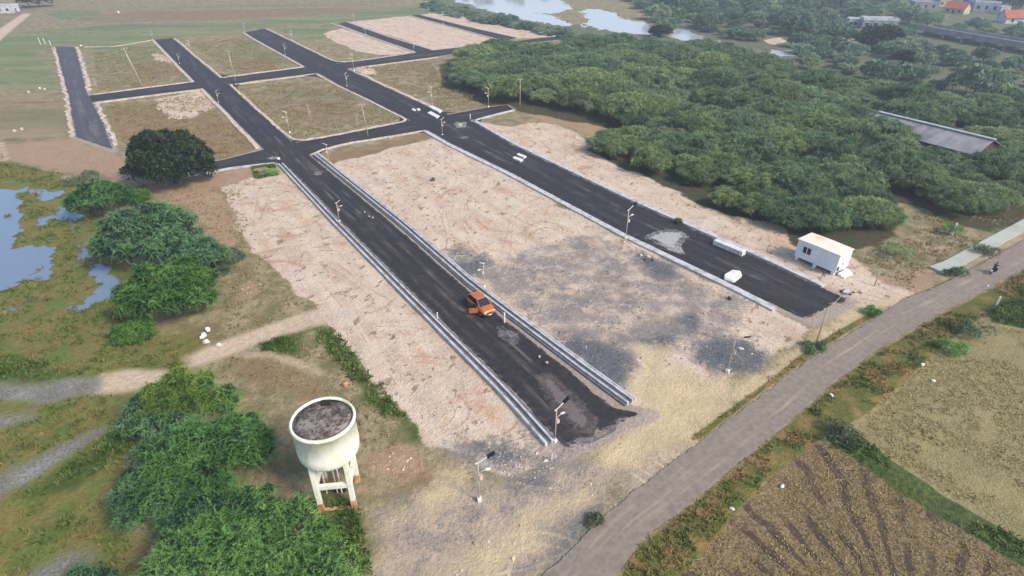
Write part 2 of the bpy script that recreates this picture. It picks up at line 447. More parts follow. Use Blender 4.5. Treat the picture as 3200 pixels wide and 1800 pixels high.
ROADS = {   # name: (left edge, right edge) in photo points, far end first
 'A1': ([(387, 100), (487, 205), (520, 232)], [(435, 96), (555, 197), (590, 228)]),
 'A2': ([(512, 225), (660, 375), (716, 430)], [(577, 212), (644, 275), (738, 358), (790, 400)]),
 'A3': ([(690, 385), (716, 412), (854, 556), (1034, 735), (1101, 801), (1288, 985), (1400, 1112), (1425, 1148)], [(742, 352), (779, 389), (1001, 571), (1176, 725), (1288, 815), (1450, 942), (1548, 1026), (1640, 1040)]),
 'B1': ([(615, 82), (644, 100), (766, 168), (800, 186)], [(667, 72), (839, 155), (880, 178)]),
 'B2': ([(780, 172), (854, 217), (1029, 303), (1076, 328)], [(846, 157), (894, 183), (1081, 270), (1184, 320)]),
 'B3': ([(1029, 303), (1131, 362), (1288, 438), (1573, 590), (1710, 655), (1850, 722), (1960, 775), (2040, 812)], [(1114, 284), (1184, 300), (1288, 362), (1580, 502), (1932, 658), (2067, 722), (2152, 758)]),
 'C': ([(138, 118), (150, 165), (170, 240), (188, 345)], [(190, 118), (205, 170), (220, 232), (262, 310), (288, 380)]),
 'D': ([(851, 60), (950, 98), (1049, 133)], [(871, 55), (975, 92), (1090, 126)]),
 'E': ([(1034, 39), (1150, 70), (1270, 103)], [(1054, 37), (1170, 66), (1300, 95)]),
 'X1': ([(225, 258), (370, 240), (512, 222), (600, 208), (800, 184), (880, 172), (1090, 144), (1229, 122), (1340, 107), (1440, 96)], [(225, 240), (350, 224), (487, 206), (560, 196), (766, 169), (860, 158), (1044, 131), (1244, 110), (1340, 98), (1432, 88)]),
 'X2': ([(440, 448), (590, 420), (716, 408), (779, 391), (860, 364), (1076, 328), (1181, 304), (1292, 276)], [(440, 424), (560, 402), (660, 376), (738, 359), (860, 338), (1029, 304), (1120, 289), (1226, 270), (1275, 264)]),
}
MAIN = ([(640, 2900), (940, 2150), (1180, 1700), (1255, 1540), (1355, 1449), (1513, 1299), (1588, 1237), (1748, 1114), (1932, 977), (2057, 884), (2157, 824), (2267, 752), (2344, 724), (2460, 665), (2576, 600), (2800, 480)],
        [(1180, 2900), (1310, 2150), (1440, 1700), (1490, 1560), (1560, 1449), (1613, 1369), (1733, 1277), (1932, 1112), (1967, 1087), (2092, 974), (2194, 894), (2357, 797), (2482, 732), (2576, 680), (2800, 560)])

def ribbon(name, left, right, z, mat, nx=9, step=1.2, ragged=0.0, seed=1, worn_end=False):
    Lw, Rw = PL(left), PL(right)
    _, l1 = resample(Lw, 2); _, l2 = resample(Rw, 2)
    n = max(6, int(max(l1, l2) / step))
    A, L = resample(Lw, n); B, _ = resample(Rw, n)
    if ragged:
        rg = random.Random(seed)
        A = [a + (a - b).normalized() * rg.uniform(-ragged, ragged) for a, b in zip(A, B)]
        B = [b + (b - a).normalized() * rg.uniform(-ragged, ragged) for a, b in zip(A, B)]
    vs, fs, u, v = [], [], [], []
    for i in range(n):
        for k in range(nx):
            p = A[i].lerp(B[i], k / (nx - 1))
            vs.append((p.x, p.y, z)); u.append(k / (nx - 1)); v.append(i / (n - 1) * L)
    for i in range(n - 1):
        for k in range(nx - 1):
            fs.append((i * nx + k, i * nx + k + 1, (i + 1) * nx + k + 1, (i + 1) * nx + k))
    endd = np.array([(L - q) if worn_end else 99.0 for q in v])
    return np_mesh(name, vs, fs, mat, attrs={'across': u, 'along': v, 'endd': endd})

# ground height: small unevenness, flat under the roads, sunk under water --------------------
droad = np.full(gx.shape, -99.0)
for lr in list(ROADS.values()) + [MAIN]:
    droad = np.maximum(droad, sdist(PL(lr[0] + lr[1][::-1]), gx, gy))
uneven = (fbm(gx, gy, 0.25, 4, 3) - 0.5) * 0.5 + (fbm(gx, gy, 1.1, 2, 8) - 0.5) * 0.22
calm = np.clip((-droad - 0.3) / 3.0, 0, 1)
gz = -0.06 + np.minimum(uneven * calm, 0.25) * np.clip(1.2 - masks['m_stubble'] - 0.6 * masks['m_marsh'], 0.15, 1) - 0.10 * calm
gz += 0.35 * masks['m_bund'] * calm + 0.18 * masks['m_verge'] * calm
gz += 0.9 * np.clip(sdist(PL([(880, 176), (915, 166), (950, 176), (940, 186), (900, 188)]), gx, gy) / 2.5, 0, 1)   # sand heap
gz += 1.0 * np.clip(sdist(PL([(388, 140), (402, 132), (425, 150), (410, 156)]), gx, gy) / 2.5, 0, 1)
wetm = np.clip(depth * 0.5 + 0.5, 0, 1)
near_w = np.clip((depth + 1) , 0, 1)
gz = np.maximum(gz, -0.22)
gz = gz * (1 - near_w) + near_w * np.where(depth > 0, -0.30 - 0.6 * depth, -0.30 - 0.22 * depth)
nxg, nyg = len(ax_x), len(ax_y)
ii = (np.arange(nyg - 1)[:, None] * nxg + np.arange(nxg - 1)[None, :]).ravel()
gfaces = np.stack([ii, ii + 1, ii + 1 + nxg, ii + nxg], 1)

def ground_material():
    k = NT("ground_soil_and_grass")
    p = k.world()
    nA = k.noise(0.06, p, 4, 0.6)          # fields
    nB = k.noise(0.35, p, 5, 0.62)         # patches
    nC = k.noise(2.2, p, 5, 0.65)          # tufts and clods
    nD = k.noise(9.0, p, 3, 0.6)           # grain
    nS = k.noise(0.5, p, 4, 0.6, sx=(1.0, 0.16, 1, math.radians(-33)))   # streaks scraped along the plots
    nBc = k.step(nB, 0.36, 0.64); nCc = k.step(nC, 0.36, 0.64); nAc = k.step(nA, 0.38, 0.62); nDc = k.step(nD, 0.3, 0.7)
    def two(a, b, f): return k.mix(f, lin(a), lin(b))
    base = k.mix(nCc, two((140, 130, 98), (112, 112, 76), nBc), two((168, 150, 120), (126, 110, 84), nBc))
    col = base
    def layer(name, c, amp=0.7, nz=None, e=0.1, strength=1.0, mott=None):
        nonlocal col
        m = k.attr('m_' + name)
        nz = nz if nz is not None else k.math('ADD', k.math('MULTIPLY', nB, 0.5), k.math('MULTIPLY', nC, 0.5))
        f = k.step(k.math('ADD', m, k.math('MULTIPLY', k.math('SUBTRACT', nz, 0.5), amp)), 0.5 - e, 0.5 + e)
        # never where the zone is entirely absent
        f = k.math('MULTIPLY', f, k.step(m, 0.0, 0.12, 0.0, strength))
        if mott is not None: f = k.math('MULTIPLY', f, mott)
        col = k.mix(f, col, c)
    band = k.noise(0.035, p, 4, 0.6, sx=(0.35, 1.6, 1))
    layer('bush', k.mix(nBc, two((84, 100, 72), (124, 124, 92), nAc), two((118, 110, 92), (74, 90, 66), nAc)), 0.8)
    band2 = k.noise(0.11, p, 5, 0.65, sx=(0.22, 1.3, 1))
    layer('green', k.mix(nBc, two((102, 122, 84), (136, 134, 98), k.step(band, 0.44, 0.56)), two((134, 132, 92), (90, 112, 76), k.step(band2, 0.4, 0.6))), 0.9, nA, 0.2, 0.9)
    layer('tan', k.mix(nBc, two((150, 132, 108), (122, 118, 90), k.step(band, 0.42, 0.58)), two((146, 130, 102), (112, 104, 78), k.step(band2, 0.4, 0.6))), 0.9, nA, 0.2, 0.85)
    layer('brown', k.mix(nCc, two((136, 108, 82), (152, 128, 98), nBc), two((114, 92, 68), (136, 120, 86), nBc)), 0.9, None, 0.18, 0.85)
    layer('marsh', k.mix(nCc, two((114, 120, 60), (128, 122, 70), nBc), two((86, 102, 50), (120, 102, 64), nBc)), 0.6)
    layer('lush', two((58, 82, 34), (88, 100, 48), nCc), 0.9, None, 0.2, 0.9)
    layer('pink', k.mix(nCc, two((178, 146, 122), (158, 128, 104), nBc), two((140, 112, 92), (172, 150, 124), nBc)), 0.9, None, 0.14, 0.9)
    layer('path', two((206, 186, 162), (182, 160, 134), nCc), 1.0, None, 0.25, 1.0)
    nE = k.noise(5.0, p, 4, 0.65)
    nF = k.noise(0.16, p, 4, 0.6)
    nL = k.noise(0.055, p, 0, 0.5, dist=0.3, sx=(1.0, 0.5, 1, math.radians(-25)))       # smooth long curves: wheel tracks
    nM = k.noise(0.07, p, 0, 0.5, dist=0.2, sx=(0.5, 1.0, 1, math.radians(20)))
    def pair(n_, c0, gap, w):
        a_ = k.step(k.math('ABSOLUTE', k.math('SUBTRACT', n_, c0)), w * 0.4, w, 1.0, 0.0)
        b_ = k.step(k.math('ABSOLUTE', k.math('SUBTRACT', n_, c0 + gap)), w * 0.4, w, 1.0, 0.0)
        return k.math('MAXIMUM', a_, b_)
    line = pair(nL, 0.44, 0.030, 0.0045)
    for q in (pair(nL, 0.56, 0.030, 0.0045), pair(nM, 0.48, 0.028, 0.004), pair(nM, 0.60, 0.028, 0.004)): line = k.math('MAXIMUM', line, q)
    sandc = k.mix(nCc, two((213, 195, 175), (196, 173, 150), k.step(nS, 0.4, 0.62)), two((206, 186, 164), (188, 161, 137), k.step(nB, 0.45, 0.7)))
    sandc = k.mix(k.math('MULTIPLY', k.step(nF, 0.5, 0.66), k.step(nS, 0.4, 0.6)), sandc, two((188, 154, 128), (202, 170, 146), nCc))      # rust tinted soil
    sandc = k.mix(k.math('MULTIPLY', k.step(nF, 0.36, 0.48, 0.7, 0.0), k.step(nE, 0.45, 0.6)), sandc, lin((180, 170, 162)))              # greyish dust
    sandc = k.mix(k.math('MULTIPLY', k.step(nE, 0.56, 0.66), k.step(nB, 0.36, 0.58, 0.2, 0.95)), sandc, lin((146, 122, 102)))           # clods
    sandc = k.mix(k.math('MULTIPLY', k.step(nD, 0.60, 0.70), k.step(nC, 0.5, 0.66)), sandc, lin((112, 94, 78)))
    sandc = k.mix(k.math('MULTIPLY', line, k.math('MULTIPLY', k.step(nF, 0.42, 0.56), k.step(nC, 0.35, 0.6, 0.15, 0.85))), sandc, lin((170, 140, 116)))   # wheel marks
    blot = k.math('MULTIPLY', k.step(k.noise(0.9, p, 3, 0.6, sx=(1, 0.5, 1, 0.5)), 0.60, 0.67), k.step(nE, 0.35, 0.55, 0.3, 0.9))
    sandc = k.mix(blot, sandc, two((118, 104, 92), (132, 114, 94), nDc))
    layer('sand', sandc, 0.75, None, 0.1)
    dirt = k.mix(nBc, two((192, 172, 150), (168, 150, 132), nCc), two((164, 152, 142), (178, 156, 132), nDc))
    dirt = k.mix(k.math('MULTIPLY', k.step(k.noise(0.4, p, 6, 0.7), 0.48, 0.6), k.step(nE, 0.35, 0.6, 0.35, 1.0)), dirt, two((134, 128, 126), (150, 140, 130), nDc))
    dirt = k.mix(k.math('MULTIPLY', k.step(nE, 0.55, 0.65), k.step(nB, 0.4, 0.6, 0.1, 0.9)), dirt, lin((124, 106, 90)))
    dirt = k.mix(k.math('MULTIPLY', k.math('MAXIMUM', pair(nL, 0.50, 0.02, 0.004), pair(nM, 0.54, 0.02, 0.004)), k.step(nC, 0.35, 0.6, 0.2, 0.9)), dirt, lin((206, 186, 158)))
    layer('dust', dirt, 0.9, None, 0.25, 0.92)
    layer('gravel', k.mix(nDc, two((126, 122, 118), (152, 142, 130), nCc), two((104, 104, 108), (138, 130, 124), nBc)), 1.7, None, 0.14, 0.9, k.step(k.math('ADD', k.math('MULTIPLY', k.noise(0.33, p, 6, 0.68), 0.7), k.math('MULTIPLY', nE, 0.3)), 0.40, 0.56, 0.22, 1.0))
    layer('darkgravel', k.mix(nDc, two((86, 90, 94), (110, 110, 112), nCc), two((66, 76, 86), (88, 94, 100), nBc)), 1.3, None, 0.24, 0.95, k.step(nE, 0.3, 0.5, 0.6, 1.0))
    layer('dry', k.mix(nDc, two((206, 186, 146), (188, 170, 138), nCc), two((180, 162, 124), (208, 184, 148), nBc)), 1.0, None, 0.2, 0.92)
    layer('wet', k.mix(k.step(nE, 0.4, 0.62), two((152, 150, 152), (128, 126, 124), nBc), two((122, 116, 104), (104, 104, 78), nBc)), 1.1, None, 0.25, 0.92)
    layer('litter', k.mix(nBc, two((74, 60, 46), (92, 78, 56), nCc), lin((66, 76, 46))), 0.8)
    layer('stubble', k.mix(k.step(nE, 0.36, 0.64), two((162, 149, 106), (136, 126, 86), nDc), k.mix(nBc, lin((148, 136, 96)), lin((114, 108, 76)))), 0.4)
    # ploughed field: turned rows of dark soil between dry stalks
    sp = k.n("ShaderNodeSeparateXYZ"); k.l(p, sp.inputs[0])     # the plough turned round the corner, so the rows fan out
    ang = k.math('ARCTAN2', k.math('SUBTRACT', sp.outputs[0], 26.0), k.math('SUBTRACT', sp.outputs[1], 17.0))
    wav = k.math('SINE', k.math('ADD', k.math('MULTIPLY', ang, 46.0), k.math('MULTIPLY', k.noise(0.25, p, 4, 0.6), 7.0)))
    rows = k.math('MULTIPLY', k.step(wav, 0.15, 0.7), k.step(k.noise(0.2, p, 4), 0.40, 0.54))
    fur = k.mix(k.step(nE, 0.38, 0.62), two((158, 138, 98), (124, 108, 78), nDc), k.mix(nCc, lin((90, 76, 58)), lin((114, 96, 72))))
    fur = k.mix(k.math('MULTIPLY', rows, k.step(nC, 0.3, 0.55, 0.35, 1.0)), fur, lin((80, 67, 59)))
    layer('furrow', fur, 0.4)
    layer('verge', k.mix(nDc, two((110, 108, 58), (136, 120, 74), nBc), two((80, 90, 42), (142, 106, 76), k.step(nB, 0.48, 0.62))), 0.5)
    layer('bund', two((64, 78, 40), (88, 98, 54), nCc), 0.8)
    layer('shoulder', two((176, 160, 148), (150, 138, 130), nCc), 0.8, None, 0.2, 0.9)
    wm = k.attr('wetm')
    col = k.mix(k.step(wm, 0.1, 0.5), col, k.mix(nBc, lin((94, 98, 52)), lin((112, 104, 74))))
    # overall clod and tuft variation
    v = k.math('ADD', 0.80, k.math('MULTIPLY', nC, 0.22)); v = k.math('ADD', v, k.math('MULTIPLY', nD, 0.18))
    x = k.n("ShaderNodeMix", data_type='RGBA', blend_type='MULTIPLY'); x.inputs[0].default_value = 1.0
    cc = k.n("ShaderNodeCombineColor"); k.l(v, cc.inputs[0]); k.l(v, cc.inputs[1]); k.l(v, cc.inputs[2])
    k.l(col, x.inputs[6]); k.l(cc.outputs[0], x.inputs[7])
    hgt = k.math('ADD', k.math('MULTIPLY', nC, 0.8), k.math('MULTIPLY', nD, 0.25))
    hgt = k.math('ADD', hgt, k.math('MULTIPLY', nS, 0.5))
    hgt = k.math('ADD', hgt, k.math('MULTIPLY', nE, 0.5)); k.bump(hgt, 0.7, 0.4)
    return k.done(x.outputs[2], 0.95, 0, 0.1)

dest = np.full(gx.shape, -99.0)
for lr in ROADS.values():
    dest = np.maximum(dest, sdist(PL(lr[0] + lr[1][::-1]), gx, gy))
masks['m_shoulder'] = np.clip(0.5 + (dest + 0.7) / 2.0, 0, 1)
G_MAT = ground_material()
at = dict(masks); at['wetm'] = wetm
gnd = np_mesh("ground", np.stack([gx, gy, gz], 1), gfaces, G_MAT, smooth=True, attrs=at)
tag(gnd, "sandy building plots, dry scrub, marsh and fields", None, kind='structure')

# water ---------------------------------------------------------------------------------------
def water_material(name, tint, rough):  # tint is murky water with reflected sky put into the colour
    k = NT(name)
    k.bump(k.noise(0.8, k.world(), 3, 0.5, sx=(1, 2.2, 1)), 0.05, 0.1)
    m = k.done(lin(tint), rough, 0, 0.5)
    k.b.inputs['IOR'].default_value = 1.33
    return m
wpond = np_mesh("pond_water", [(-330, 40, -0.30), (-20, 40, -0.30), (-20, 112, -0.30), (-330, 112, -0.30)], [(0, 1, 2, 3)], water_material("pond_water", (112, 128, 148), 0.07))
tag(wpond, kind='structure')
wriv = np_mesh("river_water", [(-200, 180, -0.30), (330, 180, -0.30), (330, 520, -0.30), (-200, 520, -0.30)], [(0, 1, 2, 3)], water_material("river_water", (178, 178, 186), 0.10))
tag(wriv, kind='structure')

# asphalt -------------------------------------------------------------------------------------
def asphalt_material(name, dark, mid, dust, worn, dusty, width=8.0, frayed=0.47):
    k = NT(name)
    p = k.world()
    n1 = k.noise(0.18, p, 4, 0.6); n2 = k.noise(1.6, p, 5, 0.65); n3 = k.noise(14, p, 2, 0.6)
    cx = k.n("ShaderNodeCombineXYZ"); k.l(k.math('MULTIPLY', k.attr('across'), width), cx.inputs[0]); k.l(k.math('MULTIPLY', k.attr('along'), 0.05), cx.inputs[1])
    nl = k.noise(0.9, cx.outputs[0], 5, 0.65)      # streaks drawn along the lane by wheels
    c = k.mix(k.step(n2, 0.35, 0.65), lin(dark), lin(mid))
    ac = k.attr('across')
    mid_f = k.step(k.math('ABSOLUTE', k.math('SUBTRACT', ac, 0.5)), 0.12, 0.42, 1.0, 0.0)
    f = k.math('MULTIPLY', k.math('MULTIPLY', k.step(nl, 0.44, 0.7), mid_f), k.step(n1, 0.4, 0.62, 0.15, 1.0))
    c = k.mix(k.math('MULTIPLY', f, worn), c, lin(dust))
    edge = k.step(k.math('ABSOLUTE', k.math('SUBTRACT', ac, 0.5)), 0.40, 0.5)
    f2 = k.math('MULTIPLY', edge, k.step(n2, 0.4, 0.62))
    c = k.mix(k.math('MULTIPLY', f2, dusty), c, lin(dust))
    c = k.mix(k.step(n3, 0.66, 0.76, 0, 0.35), c, lin(dust))
    k.bump(k.noise(18, p, 3), 0.3, 0.02)
    m = k.done(c, 0.82, 0, 0.3)
    # frayed edges, and an end that breaks up into the dirt: the asphalt is simply missing there
    side = k.math('MULTIPLY', k.math('SUBTRACT', 0.5, k.math('ABSOLUTE', k.math('SUBTRACT', ac, 0.5))), width)
    en = k.math('MULTIPLY', k.attr('endd'), 0.28)
    lim = k.math('MINIMUM', side, en)
    nn = k.math('ADD', k.math('MULTIPLY', k.noise(0.5, p, 5, 0.65), 0.6), k.math('MULTIPLY', n2, 0.4))
    al = k.step(k.math('SUBTRACT', k.math('ADD', lim, 0.0), k.math('MULTIPLY', k.math('SUBTRACT', nn, 0.30), frayed * 3.0)), -0.06, 0.10)
    tr = k.n("ShaderNodeBsdfTransparent"); mx = k.n("ShaderNodeMixShader")
    k.l(al, mx.inputs[0]); k.l(tr.outputs[0], mx.inputs[1]); k.l(k.b.outputs[0], mx.inputs[2]); k.l(mx.outputs[0], k.out.inputs[0])
    return m
M_ASPH = asphalt_material("fresh_asphalt", (36, 34, 38), (49, 46, 50), (116, 107, 102), 0.75, 0.6)
M_ASPH3 = asphalt_material("earth_stained_asphalt", (36, 34, 37), (50, 47, 49), (122, 110, 102), 0.95, 0.8)
M_ASPH2 = asphalt_material("dusty_asphalt", (64, 62, 70), (80, 78, 84), (128, 122, 122), 0.8, 0.8)
M_MAIN = asphalt_material("old_grey_asphalt", (120, 109, 98), (136, 124, 112), (170, 154, 136), 0.75, 1.0, 9.0, 0.75)
zz = dict(A1=.052, A2=.056, A3=.060, B1=.064, B2=.068, B3=.072, C=.048, D=.076, E=.080, X1=.040, X2=.044)
lab = dict(A1="estate lane, far stretch left of centre", A2="estate lane, middle stretch", A3="estate lane with the orange car", B1="wide estate lane, far stretch", B2="wide estate lane, middle stretch", B3="wide estate lane beside the white cabin",
           C="leftmost dusty estate lane", D="short far estate lane between pale plots", E="farthest estate lane", X1="far cross lane", X2="near cross lane")
for rn, (l, r) in ROADS.items():
    o = ribbon("estate_road", l, r, zz[rn], M_ASPH2 if rn == 'C' else (M_ASPH3 if rn == 'A3' else M_ASPH), ragged=0.06 if rn != 'C' else 0.3, seed=len(rn) * 7 + ord(rn[0]), worn_end=rn in ('A3', 'B3', 'C'))
    tag(o, lab[rn], kind='structure')
tag(ribbon("main_road", MAIN[0], MAIN[1], 0.055, M_MAIN, nx=13, ragged=0.05, seed=3), kind='structure')

# rounded corners where the lanes meet
def fillet(corner, a, b, z):
    c, pa, pb = P(*corner), P(*a), P(*b)
    arc = [pa * (1 - t) ** 2 + c * 2 * t * (1 - t) * 0.72 + (pa + pb) * 0.5 * 2 * t * (1 - t) * 0.28 + pb * t * t for t in [i / 8 for i in range(9)]]
    vs = [(c.x, c.y, z)] + [(q.x, q.y, z) for q in arc]
    me = bpy.data.meshes.new("estate_road_corner"); me.from_pydata(vs, [], [(0, i, i + 1) for i in range(1, len(vs) - 1)])
    a_ = me.attributes.new('across', 'FLOAT', 'POINT'); a_.data.foreach_set("value", np.full(len(vs), 0.35, dtype=np.float32))
    a_ = me.attributes.new('endd', 'FLOAT', 'POINT'); a_.data.foreach_set("value", np.full(len(vs), 99, dtype=np.float32))
    me.materials.append(M_ASPH)
    o = bpy.data.objects.new("estate_road_corner", me); COL.objects.link(o)
    return tag(o, kind='structure')
for i, (c, a, b) in enumerate([((740, 358), (716, 338), (775, 352)), ((1030, 304), (1000, 289), (985, 313)), ((580, 209), (600, 232), (625, 204)), ((782, 390), (800, 405), (830, 374)),
                 ((1078, 328), (1100, 345), (1050, 334)), ((838, 158), (815, 143), (870, 158)), ((1186, 302), (1215, 318), (1235, 290)), ((795, 186), (818, 200), (760, 191)), ((1114, 287), (1092, 276), (1150, 282)), ((555, 197), (530, 172), (590, 192))]):
    fillet(c, a, b, 0.028 + 0.0006 * i)

# kerbs and drains ----------------------------------------------------------------------------
M_CONC = simple("pale_concrete", lin((192, 190, 192)), lin((148, 142, 138)), 1.1, 0.85, bump=0.2, lo=0.4, hi=0.72, detail=7)
M_CONC_D = simple("drain_floor", lin((112, 112, 116)), lin((84, 84, 88)), 1.5, 0.9)
M_KERB_OLD = simple("sandy_kerb_stone", lin((206, 190, 174)), lin((168, 150, 134)), 0.9, 0.9, bump=0.2)
M_WHITE = simple("white_painted", lin((232, 230, 226)), lin((205, 200, 194)), 1.2, 0.6)

def sweep(pts, prof, side, mb=None, step=3.0, rag=0.0, rg=None):
    """sweep a profile [(offset outward, z)...] along a line of ground points; side=+1 puts offsets on the right"""
    mb = mb or MB()
    n = max(2, int(resample(pts, 2)[1] / step))
    q, _ = resample(pts, n)
    vs, fs, m = [], [], len(prof)
    for i, p in enumerate(q):
        d = (q[min(i + 1, n - 1)] - q[max(i - 1, 0)]); d.z = 0; d.normalize()
        nrm = Vector((d.y, -d.x, 0)) * side
        j = rg.uniform(-rag, rag) if rg else 0
        for off, z in prof:
            w = p + nrm * (off + j)
            vs.append((w.x, w.y, z + (j * 0.3 if z > 0.05 else 0)))
    for i in range(n - 1):
        for k in range(m - 1):
            fs.append((i * m + k, i * m + k + 1, (i + 1) * m + k + 1, (i + 1) * m + k))
    fs.append(tuple(range(m))); fs.append(tuple((n - 1) * m + k for k in range(m)))
    return mb.add(vs, fs)

def wall_prof(a, b, h, lo=-0.15): return [(a, lo), (a, h), (b, h), (b, lo)]
DRAIN_L = [(694, 408), (716, 412)]
def drain(name, label, edge, side, lip):
    root = thing(name, label, 'drain', P(*edge[-1]), group='concrete drains beside the car lane')
    inv = -root.location
    pts = [p + inv for p in PL(edge)]
    sweep(pts, wall_prof(0.02, 0.30, 0.10), side).build('shoulder', M_CONC_D, root)
    sweep(pts, wall_prof(0.32, 0.54, 0.30), side).build('drain_wall', M_CONC, root)
    sweep(pts, [(0.545, -0.1), (0.545, 0.09), (0.995, 0.09), (0.995, -0.1)], side).build('channel_floor', M_CONC_D, root)
    sweep(pts, wall_prof(1.00, 1.26, 0.30), side).build('drain_wall', M_CONC, root)
    if lip: sweep(pts, wall_prof(1.42, 1.60, 0.20), side).build('outer_lip', M_CONC, root)
    return root
drain('open_drain', "long open concrete drain along the left edge of the orange car's lane", [(716, 412), (854, 556), (1034, 735), (1101, 801), (1288, 985), (1400, 1108)], 1, False)
drain('open_drain', "long open concrete drain along the right edge of the orange car's lane, beside the car", [(785, 391), (1001, 567), (1176, 722), (1288, 808), (1450, 932), (1572, 1022)], -1, True)

def kerb(label, edge, side, w=0.9, h=0.16, mat=M_CONC, off=0.0, group='concrete kerbs of the estate lanes', rag=0.0, smooth=0, step=3.0):
    pts = PL(edge)
    if smooth: pts = chaikin(pts, smooth)
    c = P(*edge[len(edge) // 2])
    pts = [p - c for p in pts]
    rg = random.Random(len(label) * 13 + int(edge[0][0]))
    o = sweep(pts, wall_prof(off, off + w, h), side, rag=rag, rg=rg if rag else None, step=step).build('kerb', mat, loc=c)
    return tag(o, label, 'kerb', group)
kerb("wide pale concrete kerb along the left side of the lane with the white slabs", [(1076, 330), (1131, 362), (1288, 438), (1573, 590), (1710, 655), (1850, 722), (1955, 776)], 1, 1.0)
kerb("pale concrete kerb along the sand strip on the white cabin's side", [(1186, 303), (1288, 362), (1580, 502), (1932, 658), (2067, 722)], -1, 0.9)
K = M_KERB_OLD
kerb("straight pale kerb below the round dark tree, edging the near cross lane", [(462, 445), (590, 421), (690, 410)], 1, 0.55, 0.2)
kerb("rough kerb left of the middle lane, above the round dark tree", [(512, 226), (580, 294), (655, 372)], 1, 0.9, 0.14, K, rag=0.18)
kerb("rough kerb curving round the near corner of the central grass plot", [(577, 214), (644, 276), (718, 343), (745, 357), (800, 349), (900, 330), (985, 313), (1022, 306), (1025, 300), (1000, 288), (930, 252), (854, 217), (800, 188)], -1, 0.7, 0.14, K, rag=0.15, smooth=2, step=1.5)
kerb("pale kerb bounding the top of the big sandy plot", [(1073, 330), (980, 345), (860, 365), (810, 380), (785, 391)], 1, 0.7, 0.14, K, rag=0.1)
kerb("rough kerb left of the far lane by the sand heap", [(387, 101), (430, 146), (487, 204)], 1, 0.9, 0.14, K, rag=0.2)
kerb("rough kerb right of the far lane by the sand heap", [(436, 97), (495, 147), (555, 196)], -1, 0.8, 0.14, K, rag=0.15)
kerb("kerb left of the wide far lane", [(615, 83), (644, 101), (766, 168)], 1, 0.8, 0.14, K, rag=0.15)
kerb("kerb right of the wide far lane, ending in a curve", [(668, 73), (750, 112), (825, 149), (845, 157), (894, 156), (1044, 133)], -1, 0.8, 0.14, K, rag=0.15, smooth=2)
kerb("pale kerb on the wood side of the wide middle lane", [(896, 184), (985, 226), (1081, 271)], -1, 1.1, 0.16, K, rag=0.2)
kerb("kerb below the far cross lane at the wood's left tip", [(896, 170), (1000, 157), (1100, 144)], 1, 0.7, 0.14, K)
kerb("kerb along the lower side of the far cross lane, left part", [(240, 258), (370, 241), (512, 224)], 1, 0.9, 0.14, K, rag=0.2)
kerb("kerb along the upper side of the far cross lane, left part", [(236, 239), (350, 223), (487, 206)], -1, 0.8, 0.14, K, rag=0.2)
kerb("kerb along the lower side of the far cross lane, above the central plot", [(590, 212), (690, 199), (790, 186)], 1, 0.8, 0.14, K, rag=0.15)
kerb("kerb along the upper side of the far cross lane, above the central plot", [(562, 196), (660, 182), (764, 169)], -1, 0.7, 0.14, K, rag=0.15)
kerb("kerb left of the short far lane between pale plots", [(836, 59), (950, 98), (1048, 132)], 1, 0.9, 0.14, K, rag=0.15)
kerb("kerb right of the short far lane between pale plots", [(872, 56), (975, 93), (1088, 127)], -1, 0.8, 0.14, K)
kerb("kerb left of the farthest lane", [(1032, 40), (1150, 71), (1268, 103)], 1, 0.8, 0.14, K)
kerb("pale kerb at the right end of the near cross lane", [(1184, 305), (1235, 290), (1290, 277)], 1, 0.7, 0.16, M_CONC)
kerb("rough row of kerb stones left of the dusty leftmost lane", [(138, 120), (150, 166), (170, 240), (186, 342)], 1, 0.8, 0.22, K, rag=0.45, step=1.3)
kerb("rough row of kerb stones right of the dusty leftmost lane, upper stretch", [(191, 120), (206, 170), (219, 228)], -1, 0.9, 0.2, K, rag=0.45, step=1.3)
kerb("rough row of kerb stones right of the dusty leftmost lane, lower stretch", [(236, 262), (264, 312), (284, 366)], -1, 0.8, 0.2, K, rag=0.4, step=1.3)
kerb("pale line of laid stones across the grass plot near the leftmost lane", [(212, 118), (290, 117), (384, 101)], -1, 0.35, 0.12, K)
# pale channel lining along the main road at the right
k_c = P(2450, 612)
tag(sweep([p - k_c for p in PL([(2337, 672), (2372, 660), (2450, 618), (2576, 552), (2760, 450)])], [(0, -0.2), (0, 0.14), (1.9, 0.16), (1.9, -0.2)], 1).build('drain_cover', simple("greenish_concrete", lin((176, 178, 166)), lin((156, 158, 140)), 0.12, 0.7), loc=k_c),
    "broad pale green concrete drain cover beside the main road at right", 'drain cover')
# ------------------------------------------------------------------ trees
def strips(rg, base, dirs, length, width, droop, seg=3, curl=0.0):
    """curved tapering leaf sprays: base (N,3), dirs (N,3) unit; returns verts, quads"""
    N = len(base)
    L = length * rg.uniform(0.6, 1.25, N)[:, None]
    rv = rg.normal(size=(N, 3)); side = np.cross(dirs, rv); side /= np.linalg.norm(side, axis=1)[:, None] + 1e-9
    bend = np.cross(dirs, side) * rg.uniform(-curl, curl, N)[:, None]
    pts = []
    for i in range(seg + 1):
        t = i / seg
        c = base + dirs * L * t + bend * L * t * t + np.array([0, 0, -1.0]) * (droop * L) * t * t
        w = width * (0.45 + 0.55 * math.sin(math.pi * (0.18 + 0.72 * t))) * (1 - 0.35 * t)
        pts += [c - side * w * 0.5, c + side * w * 0.5]
    V = np.stack(pts, 1)                                # N, 2(seg+1), 3
    m = 2 * (seg + 1)
    F = []
    for i in range(seg):
        F.append(np.stack([np.arange(N) * m + 2 * i + q for q in (0, 1, 3, 2)], 1))
    return V.reshape(-1, 3), np.concatenate(F)

